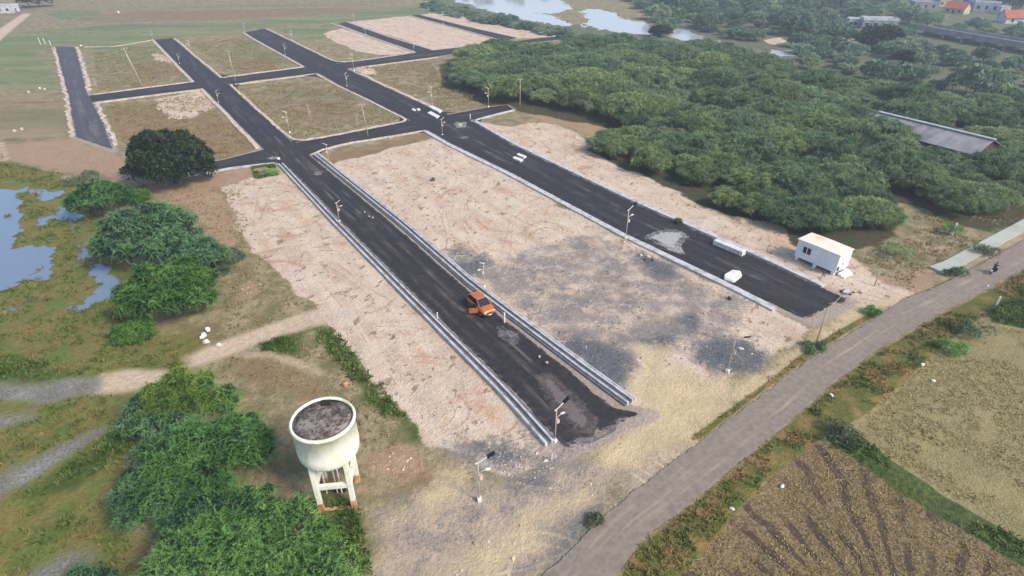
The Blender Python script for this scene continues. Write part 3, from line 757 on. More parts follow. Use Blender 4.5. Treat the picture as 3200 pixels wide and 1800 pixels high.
def sprays(rg, base, dirs, length, droop, curl, m=15, ll=0.17, lw=0.055):
    """drooping twigs set with small paired leaflets, like thorn acacia: verts, quads"""
    N = len(base)
    L = length * rg.uniform(0.55, 1.25, N)[:, None]
    rv = rg.normal(size=(N, 3)); side = np.cross(dirs, rv); side /= np.linalg.norm(side, axis=1)[:, None] + 1e-9
    bend = np.cross(dirs, side) * rg.uniform(-curl, curl, N)[:, None]
    bend2 = side * rg.uniform(-curl, curl, N)[:, None]
    Vs = []
    for j in range(m):
        t = (j + 0.5) / m
        c = base + dirs * L * t + (bend + bend2 * 0.5) * L * t * t * 0.6 + np.array([0, 0, -1.0]) * (droop * L) * t * t
        tan = dirs + (bend + bend2 * 0.5) * 1.2 * t + np.array([0, 0, -2.0 * droop]) * t
        tan /= np.linalg.norm(tan, axis=1)[:, None]
        sgn = 1 if j % 2 else -1
        s_ = side * sgn + tan * 0.55 + rg.normal(size=(N, 3)) * 0.35
        s_ /= np.linalg.norm(s_, axis=1)[:, None]
        l_ = ll * (0.6 + 0.6 * math.sin(math.pi * min(1, t + 0.12))) * rg.uniform(0.7, 1.3, N)[:, None]
        w = tan * lw * 0.5
        Vs += [c - w, c + w, c + s_ * l_ + w * 0.5, c + s_ * l_ - w * 0.5]
    V = np.stack(Vs, 1).reshape(-1, 3)
    F = np.arange(N * m * 4).reshape(-1, 4)
    return V, F

def crown_points(rg, n, R, H, nclump, cr, base_z=0.15, inner=0.18, squash=0.75, lob=1.0):
    """points on the outside of many overlapping clumps spread over a domed crown"""
    ca = rg.uniform(0, 2 * np.pi, nclump); cu = rg.uniform(0.0, 1.0, nclump) ** 0.6
    rr = np.sqrt(rg.uniform(0.02, 1, nclump)) * (1 - cr * 0.55) * R
    dome = np.sqrt(np.clip(1 - (rr / R) ** 2, 0, 1))
    cz = H * (base_z + (1 - base_z - cr * 0.35) * dome * (0.35 + 0.65 * cu))
    C = np.stack([rr * np.cos(ca), rr * np.sin(ca), cz], 1)
    cs = R * cr * rg.uniform(0.7, 1.25, nclump)
    which = rg.choice(nclump, n, p=cs ** 2 / np.sum(cs ** 2))
    d = rg.normal(size=(n, 3)); d[:, 2] = np.where(rg.random(n) < 0.8, np.abs(d[:, 2]), d[:, 2]); d /= np.linalg.norm(d, axis=1)[:, None]
    rad = cs[which] * (1 - inner * rg.random(n) ** 0.7)
    p = C[which] + d * rad[:, None] * np.array([1, 1, squash])
    p[:, 2] = np.maximum(p[:, 2], 0.12 * H * rg.random(n))
    return p, d, C, cs

def limbs(rg, C, cs, H, r0, nl=9):
    mb = MB()
    fork = Vector((rg.uniform(-.2, .2), rg.uniform(-.2, .2), H * 0.22))
    mb.tube([(0, 0, -0.3), (fork.x * .5, fork.y * .5, H * 0.1), fork], [r0, r0 * .85, r0 * .7], 8)
    idx = rg.choice(len(C), min(nl, len(C)), replace=False)
    for i in idx:
        c = Vector(C[i]); m = fork.lerp(c, 0.5) + Vector((0, 0, -0.05 * H))
        mb.tube([fork, m, c], [r0 * .5, r0 * .32, r0 * .12], 6)
    return mb

BARK = simple("grey_brown_bark", lin((96, 82, 68)), lin((64, 54, 44)), 4, 0.95, bump=0.4)
L_WOOD = leaf_mat("wood_foliage", lin((58, 82, 54)), lin((110, 138, 94)), lin((160, 178, 124)), 0.5)
L_WOOD2 = leaf_mat("yellowish_wood_foliage", lin((66, 86, 50)), lin((124, 144, 90)), lin((174, 184, 124)), 0.5)
L_NEAR = leaf_mat("feathery_foliage", lin((60, 104, 54)), lin((104, 152, 76)), lin((158, 190, 106)), 0.35, 0.3)
L_TEAL = leaf_mat("bluish_feathery_foliage", lin((56, 94, 64)), lin((96, 140, 92)), lin((144, 176, 116)), 0.2, 0.3)
L_BRIGHT = leaf_mat("bright_feathery_foliage", lin((50, 90, 38)), lin((88, 136, 56)), lin((136, 168, 78)), 0.2, 0.35)
L_YELLOW = leaf_mat("yellowing_foliage", lin((70, 104, 40)), lin((112, 146, 58)), lin((158, 174, 80)), 0.2, 0.35)
L_DARK = leaf_mat("dark_broad_leaves", lin((18, 32, 20)), lin((38, 56, 32)), lin((70, 84, 44)), 0.1, 0.1)
L_GREY = leaf_mat("greyish_scrub_leaves", lin((62, 76, 58)), lin((100, 112, 84)), lin((134, 138, 104)), 0.4, 0.2)
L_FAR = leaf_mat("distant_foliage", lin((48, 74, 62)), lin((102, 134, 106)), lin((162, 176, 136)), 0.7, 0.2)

def tree_mesh(seed, R, H, n, length, width, droop, leaf, nclump, cr, trunk=0.22, seg=3, up=0.25, curl=0.35, out=0.9, base_z=0.15, squash=0.75, rnd=0.55, fill=None, flat=1.0, pin=None):
    """returns (crown mesh, trunk mesh); fill = (material, n, length, width) adds the dense fine inner leaves"""
    rg = np.random.default_rng(seed)
    p, d, C, cs = crown_points(rg, n, R, H, nclump, cr, base_z, squash=squash)
    dirs = d * out + rg.normal(size=p.shape) * rnd; dirs[:, 2] = (dirs[:, 2] + up) * flat
    dirs /= np.linalg.norm(dirs, axis=1)[:, None]
    if pin: V, F = sprays(rg, p - dirs * length * 0.35, dirs, length, droop, curl, *pin)
    else: V, F = strips(rg, p - dirs * length * 0.35, dirs, length, width, droop, seg, curl)
    V[:, 2] = np.maximum(V[:, 2], 0.03)
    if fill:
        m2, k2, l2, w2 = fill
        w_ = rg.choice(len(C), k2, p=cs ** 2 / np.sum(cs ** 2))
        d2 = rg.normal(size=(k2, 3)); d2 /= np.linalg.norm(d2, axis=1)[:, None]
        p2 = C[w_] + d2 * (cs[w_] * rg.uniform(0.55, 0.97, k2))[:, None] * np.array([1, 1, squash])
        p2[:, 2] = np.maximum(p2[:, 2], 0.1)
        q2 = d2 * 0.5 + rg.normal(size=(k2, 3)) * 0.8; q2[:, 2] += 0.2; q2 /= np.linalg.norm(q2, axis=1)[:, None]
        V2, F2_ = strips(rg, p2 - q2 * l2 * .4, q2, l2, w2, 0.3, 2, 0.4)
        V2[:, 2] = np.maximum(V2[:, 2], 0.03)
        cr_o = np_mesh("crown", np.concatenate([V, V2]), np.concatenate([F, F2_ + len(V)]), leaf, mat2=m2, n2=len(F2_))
    else:
        cr_o = np_mesh("crown", V, F, leaf)
    tr_o = limbs(rg, C, cs, H, trunk).build("trunk", BARK)
    return cr_o, tr_o

def make_tree(name, label, cat, loc, rz, group, *a, **k):
    root = thing(name, label, cat, loc, rz, group)
    c, t = tree_mesh(*a, **k)
    c.parent = root; t.parent = root
    return root

def gz_at(x, y):
    i = int(np.clip(np.searchsorted(ax_x, x), 1, nxg - 1)); j = int(np.clip(np.searchsorted(ax_y, y), 1, nyg - 1))
    i = i if abs(ax_x[i] - x) < abs(ax_x[i - 1] - x) else i - 1
    j = j if abs(ax_y[j] - y) < abs(ax_y[j - 1] - y) else j - 1
    return float(gz[j * nxg + i])
def G(px, py):
    p = P(px, py); p.z = gz_at(p.x, p.y); return p

# the feathery trees at the left and lower left, one by one
T = make_tree
gl = 'feathery thorn trees along the left side'
F_DK = leaf_mat("shade_toned_feathery_foliage", lin((12, 28, 22)), lin((27, 50, 37)), lin((50, 80, 54)), 0.15, 0.2)  # inner leaves darkened: the shade inside the crown is put into their colour
F_BR = leaf_mat("shade_toned_bright_foliage", lin((30, 58, 28)), lin((58, 96, 42)), lin((92, 130, 58)), 0.15, 0.25)  # darker copy of the bright leaves, crown shade painted in
F_YL = leaf_mat("shade_toned_yellowish_foliage", lin((26, 50, 28)), lin((52, 80, 42)), lin((88, 112, 56)), 0.15, 0.25)  # darker copy of the yellowing leaves, crown shade painted in
def feather(label, px, rz, seed, R, H, ns, L, w, leaf, inner, ni, nc, cr, name='thorn_tree', cat='tree'):
    far = 1.0 if px[1] > 950 else 1.35            # the farther trees carry slightly coarser leaflets
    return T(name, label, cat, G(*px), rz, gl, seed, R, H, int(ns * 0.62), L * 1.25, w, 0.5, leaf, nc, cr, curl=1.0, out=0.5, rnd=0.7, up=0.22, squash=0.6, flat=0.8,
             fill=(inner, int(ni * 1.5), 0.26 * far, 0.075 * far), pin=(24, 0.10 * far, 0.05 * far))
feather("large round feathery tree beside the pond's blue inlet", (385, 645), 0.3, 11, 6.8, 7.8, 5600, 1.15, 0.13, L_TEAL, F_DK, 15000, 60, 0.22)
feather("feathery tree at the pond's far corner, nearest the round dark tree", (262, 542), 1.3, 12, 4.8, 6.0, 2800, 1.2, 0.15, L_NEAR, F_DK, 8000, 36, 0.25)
feather("small bright green bush between the two upper pond trees", (345, 510), 0.2, 13, 2.2, 2.2, 900, 0.9, 0.13, L_BRIGHT, F_BR, 1800, 14, 0.34, 'thorn_bush', 'bush')
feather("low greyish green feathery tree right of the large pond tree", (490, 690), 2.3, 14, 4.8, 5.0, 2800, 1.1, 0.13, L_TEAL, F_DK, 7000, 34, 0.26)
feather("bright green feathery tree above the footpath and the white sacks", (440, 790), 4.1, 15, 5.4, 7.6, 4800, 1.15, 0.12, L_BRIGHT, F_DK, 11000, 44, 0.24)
feather("pale bright green bush at the marsh edge under the bright tree", (338, 845), 0.7, 16, 2.1, 1.8, 1100, 0.9, 0.11, L_BRIGHT, F_BR, 2000, 14, 0.34, 'thorn_bush', 'bush')
feather("yellow green feathery tree where the pale track meets the footpath", (470, 1045), 0.9, 17, 3.5, 5.4, 2500, 1.15, 0.11, L_YELLOW, F_YL, 6500, 32, 0.26)
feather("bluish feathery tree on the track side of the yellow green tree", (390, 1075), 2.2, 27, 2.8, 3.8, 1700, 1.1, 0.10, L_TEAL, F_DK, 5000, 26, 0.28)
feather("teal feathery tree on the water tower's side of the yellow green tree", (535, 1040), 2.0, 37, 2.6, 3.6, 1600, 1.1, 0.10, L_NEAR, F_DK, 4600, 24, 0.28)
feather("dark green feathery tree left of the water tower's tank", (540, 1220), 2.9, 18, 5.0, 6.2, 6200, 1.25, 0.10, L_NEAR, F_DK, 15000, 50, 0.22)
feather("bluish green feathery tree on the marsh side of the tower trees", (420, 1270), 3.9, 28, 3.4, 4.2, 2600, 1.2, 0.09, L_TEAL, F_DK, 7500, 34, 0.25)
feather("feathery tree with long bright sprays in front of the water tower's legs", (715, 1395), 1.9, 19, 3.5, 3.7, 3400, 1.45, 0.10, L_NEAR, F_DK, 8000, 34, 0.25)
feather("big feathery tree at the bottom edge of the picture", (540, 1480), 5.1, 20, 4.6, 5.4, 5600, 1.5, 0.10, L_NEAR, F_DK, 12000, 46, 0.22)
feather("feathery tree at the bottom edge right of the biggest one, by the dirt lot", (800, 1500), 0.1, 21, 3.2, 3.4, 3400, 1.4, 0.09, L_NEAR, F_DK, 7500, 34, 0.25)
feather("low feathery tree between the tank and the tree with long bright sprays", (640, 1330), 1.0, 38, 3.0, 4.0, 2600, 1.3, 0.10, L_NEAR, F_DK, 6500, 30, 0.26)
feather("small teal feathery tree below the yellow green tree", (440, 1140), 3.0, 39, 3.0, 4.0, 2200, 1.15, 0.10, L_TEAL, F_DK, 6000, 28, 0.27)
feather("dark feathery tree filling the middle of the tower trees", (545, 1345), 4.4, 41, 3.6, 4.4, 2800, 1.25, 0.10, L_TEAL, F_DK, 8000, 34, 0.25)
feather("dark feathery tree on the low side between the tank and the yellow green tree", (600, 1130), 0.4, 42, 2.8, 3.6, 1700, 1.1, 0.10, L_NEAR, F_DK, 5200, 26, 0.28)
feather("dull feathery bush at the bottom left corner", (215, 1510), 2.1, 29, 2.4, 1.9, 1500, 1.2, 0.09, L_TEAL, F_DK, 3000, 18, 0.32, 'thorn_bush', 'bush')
T('shade_tree', "lone round dark green tree standing at the left end of the near cross lane", 'tree', G(442, 458), 0.4, None, 22, 7.3, 9.6, 21000, 0.62, 0.34, 0.15, L_DARK, 95, 0.21, trunk=0.45, seg=2, base_z=0.06, squash=0.85, rnd=0.8)
T('scrub_bush', "low greyish scrub between the bright tree and the sand", 'bush', G(575, 668), 0.4, 'low grey scrub', 23, 3.0, 1.2, 2600, 0.6, 0.10, 0.2, L_GREY, 18, 0.3, rnd=0.9)
T('scrub_bush', "grey twiggy scrub at the pond end of the pink soil", 'bush', G(215, 455), 1.4, 'low grey scrub', 24, 3.2, 1.0, 2200, 0.6, 0.12, 0.2, L_GREY, 18, 0.3, rnd=0.9)

# the dense wood on the right
def in_poly(p, poly):
    x, y = p; c = False; n = len(poly)
    for i in range(n):
        a, b = poly[i], poly[(i + 1) % n]
        if (a[1] > y) != (b[1] > y) and x < (b[0] - a[0]) * (y - a[1]) / (b[1] - a[1]) + a[0]: c = not c
    return c
F_WD = leaf_mat("shade_toned_wood_foliage", lin((26, 44, 30)), lin((60, 84, 56)), lin((98, 120, 80)), 0.4)  # wood leaves darkened to paint the shade deep in the canopy
protoW = []
for i, (R, H, n, leaf, nc) in enumerate([(5.4, 4.6, 13000, L_WOOD, 95), (4.8, 4.2, 11000, L_WOOD2, 80), (6.2, 5.2, 16000, L_WOOD, 110), (5.2, 5.4, 12500, L_WOOD, 90), (4.2, 3.6, 8500, L_WOOD2, 65), (6.0, 4.6, 15000, L_WOOD2, 105)]):
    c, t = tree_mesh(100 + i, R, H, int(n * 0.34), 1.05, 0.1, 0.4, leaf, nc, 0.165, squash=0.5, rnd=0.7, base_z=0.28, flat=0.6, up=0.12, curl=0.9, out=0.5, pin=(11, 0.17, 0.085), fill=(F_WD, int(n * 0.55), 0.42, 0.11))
    protoW.append((c, t))
used = set()
def plant(proto_list, k, name, label, cat, group, p, rz, s):
    c, t = proto_list[k]
    r = thing(name, label, cat, p, rz, group)
    r.scale = s
    for o in (c, t):
        key = (id(proto_list), k, o.name.split('.')[0])
        q = o if key not in used else o.copy()
        if key in used: COL.objects.link(q)
        used.add(key); q.parent = r
    return r
W_low = WOOD_XY
shed_poly = [(q.x, q.y) for q in [P(2140, 335, 3), P(2200, 270, 3), P(2540, 340, 3), P(2515, 395, 3), P(2360, 372, 3), P(2230, 352, 3)]]
gap_poly = [(q.x, q.y) for q in [P(2180, 452, 2), P(2280, 470, 2), P(2340, 540, 2), P(2290, 560, 2), P(2240, 500, 2)]]
gap2_poly = [(q.x, q.y) for q in [P(1690, 312, 2), P(1850, 352, 2), P(2050, 412, 2), P(2060, 426, 2), P(1850, 372, 2), P(1640, 324, 2)]]
def scatter(polys, mind, seed, tries, avoid=()):
    rg = random.Random(seed); pts = []; cell = {}
    for poly in polys:
        xs = [q[0] for q in poly]; ys = [q[1] for q in poly]
        for _ in range(tries):
            p = (rg.uniform(min(xs), max(xs)), rg.uniform(min(ys), max(ys)))
            if not in_poly(p, poly) or any(in_poly(p, a) for a in avoid): continue
            ci, cj = int(p[0] // mind), int(p[1] // mind)
            if any((p[0] - q[0]) ** 2 + (p[1] - q[1]) ** 2 < mind * mind for a in (-1, 0, 1) for b in (-1, 0, 1) for q in cell.get((ci + a, cj + b), ())): continue
            cell.setdefault((ci, cj), []).append(p); pts.append(p)
    return pts
near_w_ = [p for p in scatter([W_low], 4.6, 5, 16000, [shed_poly, gap_poly, gap2_poly]) if 98 <= p[1] < 142] + [p for p in scatter([W_low], 3.3, 9, 16000, [gap_poly]) if p[1] < 98]
far_w_ = [p for p in scatter([W_low], 6.0, 6, 12000, [shed_poly, gap_poly, gap2_poly]) if p[1] >= 142]
wpts = near_w_ + far_w_
wa_ = np.array(wpts); wk = sdist(W_low, wa_[:, 0], wa_[:, 1]) > np.where(wa_[:, 1] >= 142, 4.6, 2.6); wpts = [p for p, q in zip(wpts, wk) if q]
rg = random.Random(77)
zone_lab = [
 (lambda x, y: x < P(1480, 300).x and y > 150, "feathery green thorn tree in the wood's far left end, crowns merging", 'trees at the left end of the wood'),
 (lambda x, y: y < 108, "feathery green thorn tree in the near clump of the wood, behind the white cabin", 'trees in the near clump of the wood'),
 (lambda x, y: y < 150, "feathery green thorn tree in the middle belt of the wood, crowns merging", 'trees in the middle belt of the wood'),
 (lambda x, y: True, "feathery green thorn tree in the far belt of the wood, crowns merging", 'trees in the far belt of the wood')]
def visible(p, pad=60):
    """is this ground point (or a crown above it) inside the photo?"""
    for z in (0, 5):
        d = p[1] * CT + (CAM_H - z) * ST
        px = W2 / 2 + p[0] / d * F2; py = H2 / 2 + ((CAM_H - z) * CT - p[1] * ST) / d * F2
        if -pad < px < W2 + pad and -pad < py < H2 + pad: return True
    return False
wpts = [p for p in wpts if visible(p, 120)]
wpts.sort(key=lambda p: p[0] ** 2 + p[1] ** 2)
for i, p in enumerate(wpts[:298]):
    f, lb, grp = next(z for z in zone_lab if z[0](*p))
    s = rg.uniform(0.72, 1.15) * (1.2 if p[1] >= 142 else (0.72 if p[1] < 98 else 1.0))
    plant(protoW, rg.randrange(len(protoW)), 'thorn_tree', lb, 'tree', grp, (p[0], p[1], gz_at(*p) - 0.05), rg.uniform(0, 6.28), (s, s, s * rg.uniform(0.8, 1.25)))
print("wood trees", len(near_w_)); print("wood trees", len(wpts), "near", min(p[1] for p in wpts), "far", max(p[1] for p in wpts))

# bushes along the river bank and the scattered trees of the country behind the wood
protoF = []
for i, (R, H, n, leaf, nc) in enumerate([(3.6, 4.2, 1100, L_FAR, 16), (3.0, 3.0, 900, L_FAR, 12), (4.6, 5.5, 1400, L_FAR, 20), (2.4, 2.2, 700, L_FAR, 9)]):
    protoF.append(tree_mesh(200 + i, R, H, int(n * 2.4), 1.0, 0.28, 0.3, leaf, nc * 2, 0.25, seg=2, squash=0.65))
wood_xy = [(q.x, q.y) for q in PL(WOOD[0])]
riv_xy = [[(q.x, q.y) for q in PL(r)] for r in RIVER]
bank = [[(q.x, q.y) for q in PL(z, 2.0)] for z in ([(1060, 6), (1085, 2), (1180, 22), (1330, 54), (1440, 74), (1560, 90), (1640, 96), (1660, 106), (1500, 106), (1420, 84), (1330, 66), (1240, 50), (1120, 28)],)]
n_f = 0
for p in scatter(bank, 3.6, 8, 6000):
    s = rg.uniform(0.5, 0.85); n_f += 1
    plant(protoF, rg.randrange(4), 'bank_bush', "dark green bush in the hedge on the river's near bank", 'bush', 'bushes along the near river bank', (p[0], p[1], gz_at(*p) - 0.1), rg.uniform(0, 6.28), (s, s, s * 0.9))
# country beyond: shrubs and trees between river, bridge and village
far_poly = [[(q.x, q.y) for q in PL([(1700, 98), (1840, 124), (1960, 160), (2330, 228), (2650, 285), (2750, 240), (2620, 60), (2300, -8), (1900, -14), (1560, -12), (1640, 40), (1660, 90)])]]
def taken(p):
    return any(in_poly(p, r) for r in riv_xy)
open_xy = [[(q.x, q.y) for q in PL(z)] for z in ([(1900, 118), (1905, 88), (2050, 92), (2055, 118)], [(2110, 56), (2270, 40), (2270, 100), (2130, 100)], [(2285, 62), (2620, 112), (2620, 190), (2400, 138), (2285, 116)], [(2300, 185), (2560, 200), (2560, 235), (2320, 215)], [(1780, 95), (2000, 118), (2010, 150), (1900, 150)], [(2260, -40), (2700, -40), (2700, 105), (2500, 82), (2280, 56)])]
fp = [p for p in scatter(far_poly, 8.2, 21, 16000, open_xy) if not taken(p) and not in_poly(p, wood_xy) and visible(p, 40)]
fp.sort(key=lambda p: p[1])
print("far trees", len(fp), "bank", n_f)
for i, p in enumerate(fp[:255]):
    s = rg.uniform(0.6, 1.5) * (1.0 if p[1] < 300 else 1.25)
    if p[1] < 262: lb, grp = "scattered dull green shrub between the wood and the grey bridge", 'shrubs between wood and bridge'
    else: lb, grp = "bluish green tree in the hazy distance beyond the river", 'distant trees beyond the river'
    plant(protoF, rg.randrange(4), 'distant_tree' if p[1] >= 262 else 'field_shrub', lb, 'tree' if p[1] >= 262 else 'shrub', grp, (p[0], p[1], gz_at(*p) - 0.1), rg.uniform(0, 6.28), (s, s, s * rg.uniform(0.8, 1.2)))
# a far-off wood that reads as one mass, filling in between and reaching to the horizon
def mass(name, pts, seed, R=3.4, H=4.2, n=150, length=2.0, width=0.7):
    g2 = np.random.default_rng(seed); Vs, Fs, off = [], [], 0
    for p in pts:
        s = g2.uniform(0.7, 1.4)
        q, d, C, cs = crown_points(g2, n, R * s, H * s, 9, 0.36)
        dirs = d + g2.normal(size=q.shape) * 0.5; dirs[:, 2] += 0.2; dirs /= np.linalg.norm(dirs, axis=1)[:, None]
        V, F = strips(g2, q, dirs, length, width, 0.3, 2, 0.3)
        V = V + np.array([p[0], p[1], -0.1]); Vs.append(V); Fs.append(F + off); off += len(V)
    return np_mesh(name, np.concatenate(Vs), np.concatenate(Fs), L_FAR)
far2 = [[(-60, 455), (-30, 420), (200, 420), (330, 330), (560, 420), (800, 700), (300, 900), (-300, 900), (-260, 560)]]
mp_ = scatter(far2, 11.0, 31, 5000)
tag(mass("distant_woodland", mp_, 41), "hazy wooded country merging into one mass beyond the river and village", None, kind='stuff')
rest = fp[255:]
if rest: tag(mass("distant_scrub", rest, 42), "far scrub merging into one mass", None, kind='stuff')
# single trees that stand out
plant_big = [('big_tree', "big dark tree in front of the long white building", 'tree', (2205, 122), 7.5, 9.0, 51, L_DARK), ('big_tree', "dark tree left of the sandy bank, short of the white building", 'tree', (2030, 70), 6.0, 6.5, 52, L_FAR),
             ('big_tree', "dark tree cluster at the far top left corner", 'tree', (100, 18), 9.0, 8.0, 53, L_DARK), ('big_tree', "dark tree at the right edge beside the village roofs", 'tree', (2545, 22), 9, 9, 54, L_DARK),
             ('big_tree', "small rounded dark tree right of the big dark one", 'tree', (2272, 160), 3.2, 4.2, 55, L_DARK), ('big_tree', "dark spreading tree at the river bend's dark bank", 'tree', (1660, 92), 4.2, 4.5, 56, L_DARK)]
for nm, lb, ct, px, R, H, sd_, lf in plant_big:
    T(nm, lb, ct, G(*px), sd_, None, sd_, R, H, 2600, 1.2, 0.5, 0.2, lf, 26, 0.28, trunk=0.4, seg=2)
# roadside and plot bushes
sb = [("dark shrub at the notch of the dirt verge by the main road", (2195, 788), .9, .8), ("low dark weed clump beside the dirt lot's edge of the main road", (1500, 1315), .7, .5), ("dark green shrub at the foot of the bare pole by the main road", (2050, 880), 1.2, .6),
      ("leafy shrub at the corner of the stubble field", (2395, 885), 1.6, 1.2), ("green shrub clump where the field bank meets the verge", (2112, 1098), 1.8, 1.0), ("dark bush at the stubble field's top corner", (2455, 842), 2.2, 1.5),
      ("green weed patch at the sand plot's upper left corner", (672, 440), 2.0, .8), ("olive weeds on the pale sand strip below the wood", (1700, 560), .9, .5), ("dark scrub behind the right end of the white cabin", (2250, 640), 2.2, 1.2), ("scrubby dark bush by the two dark posts right of the cabin", (2385, 585), 1.5, 1.6),
      ("dark bush in the ditch beside the pale drain cover", (2480, 640), 1.8, 1.0), ("dark bush at the near end of the pale drain cover", (2400, 690), 1.4, 1.0)]
for i, (lb, px, R, H) in enumerate(sb):
    T('roadside_shrub', lb, 'shrub', G(*px), i * 1.1, 'small shrubs by roads and fields', 300 + i, R, H, 700, 0.42, 0.08, 0.2, [L_NEAR, L_GREY, L_WOOD][i % 3], 8, 0.4, trunk=0.05, seg=2)

# grass tufts: too many to count
def tufts(name, polys, n, hgt, wid, seed, mats, label, dens_fn=None):
    g2 = np.random.default_rng(seed); out = []
    areas = []
    W = [[(q.x, q.y) for q in PL(z)] for z in polys]
    for poly in W:
        a = 0
        for i in range(len(poly)):
            a += poly[i][0] * poly[(i + 1) % len(poly)][1] - poly[(i + 1) % len(poly)][0] * poly[i][1]
        areas.append(abs(a) / 2)
    for poly, a in zip(W, areas):
        k = int(n * a / sum(areas)); pp = np.array(poly)
        X = g2.uniform(pp[:, 0].min(), pp[:, 0].max(), k * 4); Y = g2.uniform(pp[:, 1].min(), pp[:, 1].max(), k * 4)
        m = sdist(poly, X, Y) > 0.1
        m &= fbm(X, Y, 0.25, 3, seed) > 0.42
        m &= ~np.any([sdist(PL(z), X, Y) > -0.3 for z in Z['path'] + Z['wet']], axis=0)
        m &= sdist(PL(MAIN[0] + MAIN[1][::-1]), X, Y) < -0.2
        X, Y = X[m][:k], Y[m][:k]; out.append(np.stack([X, Y], 1))
    xy = np.concatenate(out); N = len(xy)
    ix = np.clip(np.searchsorted(ax_x, xy[:, 0]) - 1, 0, nxg - 2); iy = np.clip(np.searchsorted(ax_y, xy[:, 1]) - 1, 0, nyg - 2)
    z = gz[iy * nxg + ix]; keep = z > -0.27
    b = np.stack([xy[:, 0], xy[:, 1], z - 0.03], 1)[keep]; N = len(b)
    b = np.repeat(b, 4, 0) + g2.normal(size=(N * 4, 3)) * np.array([0.12, 0.12, 0])
    d = g2.normal(size=(N * 4, 3)) * 0.45; d[:, 2] = 1; d /= np.linalg.norm(d, axis=1)[:, None]
    V, F = strips(g2, b, d, hgt, wid, 0.3, 2, 0.3)
    o = np_mesh(name, V, F, mats)
    return tag(o, label, None, kind='stuff')
GR1 = leaf_mat("dry_olive_grass", lin((104, 98, 60)), lin((140, 130, 84)), lin((178, 158, 112)), 0.0, 0.2)
GR2 = leaf_mat("marsh_sedge", lin((66, 80, 34)), lin((108, 118, 54)), lin((140, 124, 74)), 0.0, 0.2)
GR3 = leaf_mat("verge_grass", lin((62, 80, 34)), lin((112, 116, 58)), lin((160, 122, 88)), 0.0, 0.2)
GR4 = leaf_mat("stubble_stalks", lin((120, 108, 70)), lin((166, 150, 102)), lin((196, 178, 128)), 0.0, 0.2)
GR5 = leaf_mat("bank_grass", lin((48, 74, 28)), lin((84, 108, 46)), lin((120, 132, 70)), 0.0, 0.2)
tufts("verge_grass", Z['verge'], 9000, 0.55, 0.10, 61, GR3, "reddish and olive weeds on the main road's field verge")
tufts("marsh_sedge", Z['marsh'], 9000, 0.6, 0.13, 62, GR2, "olive and rusty sedge of the marsh around the pond")
tufts("stubble", Z['stubble'] + Z['furrow'], 14000, 0.28, 0.07, 63, GR4, "dry stubble and stalks of the fields at the lower right")
tufts("bank_grass", Z['bund'] + Z['lush'], 4500, 0.5, 0.12, 64, GR5, "green grass on the field bank and in the ditch by the sand")
tufts("dry_grass", [[(340, 470), (600, 470), (640, 620), (760, 740), (850, 830), (930, 940), (1060, 1110), (1000, 1200), (920, 1200), (820, 990), (560, 960), (500, 880), (560, 820), (560, 660)], [(2150, 655), (2290, 545), (2576, 540), (2400, 650), (2300, 735)], [(1400, 430), (1400, 400), (1500, 390), (1480, 400)],
   [(640, 215), (860, 205), (1010, 300), (740, 350), (600, 225)], [(900, 175), (1080, 150), (1120, 210), (1240, 255), (1110, 275)], [(265, 265), (500, 235), (640, 360), (560, 395), (300, 360)], [(235, 130), (380, 110), (480, 205), (245, 235)], [(480, 110), (610, 95), (755, 165), (600, 190)]], 15000, 0.45, 0.12, 65, GR1, "dry olive grass over the scrubby ground and the plots")
tufts("sand_weeds", [Z['sand'][0], Z['sand'][1], Z['sand'][2]], 420, 0.32, 0.10, 67, GR5, "small scattered weeds on the sandy plots")
# ------------------------------------------------------------------ built things
ANG = math.radians(33.9)                      # the lanes run this much left of straight ahead
kk = NT("weathered_white_paint")
n_a = kk.noise(0.8, kk.coords(), 5, 0.6); n_b = kk.noise(2.6, kk.coords(), 5, 0.7, sx=(1, 1, 0.14)); n_c = kk.noise(6, kk.coords(), 4, 0.7, sx=(1, 1, 0.1))
c_t = kk.mix(kk.step(n_a, 0.5, 0.72), lin((222, 222, 208)), lin((196, 200, 158)))
c_t = kk.mix(kk.step(n_b, 0.56, 0.74, 0, 0.75), c_t, lin((150, 148, 126)))
c_t = kk.mix(kk.step(n_c, 0.62, 0.74, 0, 0.7), c_t, lin((120, 112, 96)))
kk.bump(n_a, 0.15)
M_TANK = kk.done(c_t, 0.85)
M_RUST = simple("rusty_concrete", lin((196, 160, 126)), lin((150, 104, 74)), 2.0, 0.9)
M_STEEL = simple("galvanised_pole", lin((196, 190, 180)), lin((160, 154, 146)), 3.0, 0.5, 0.3)
M_BLACK = simple("black_panel", lin((18, 20, 28)), lin((28, 30, 40)), 3.0, 0.3, 0, 0.5)
M_LAMP = simple("lamp_housing", lin((236, 228, 220)), lin((212, 204, 196)), 3.0, 0.5)
M_BOX = simple("battery_box", lin((206, 186, 170)), lin((176, 152, 134)), 3.0, 0.6)
M_POLE = simple("pole_concrete", lin((188, 172, 152)), lin((150, 134, 114)), 1.2, 0.9)
M_DARK = simple("dark_void", lin((34, 30, 32)), lin((46, 40, 40)), 2, 0.9)

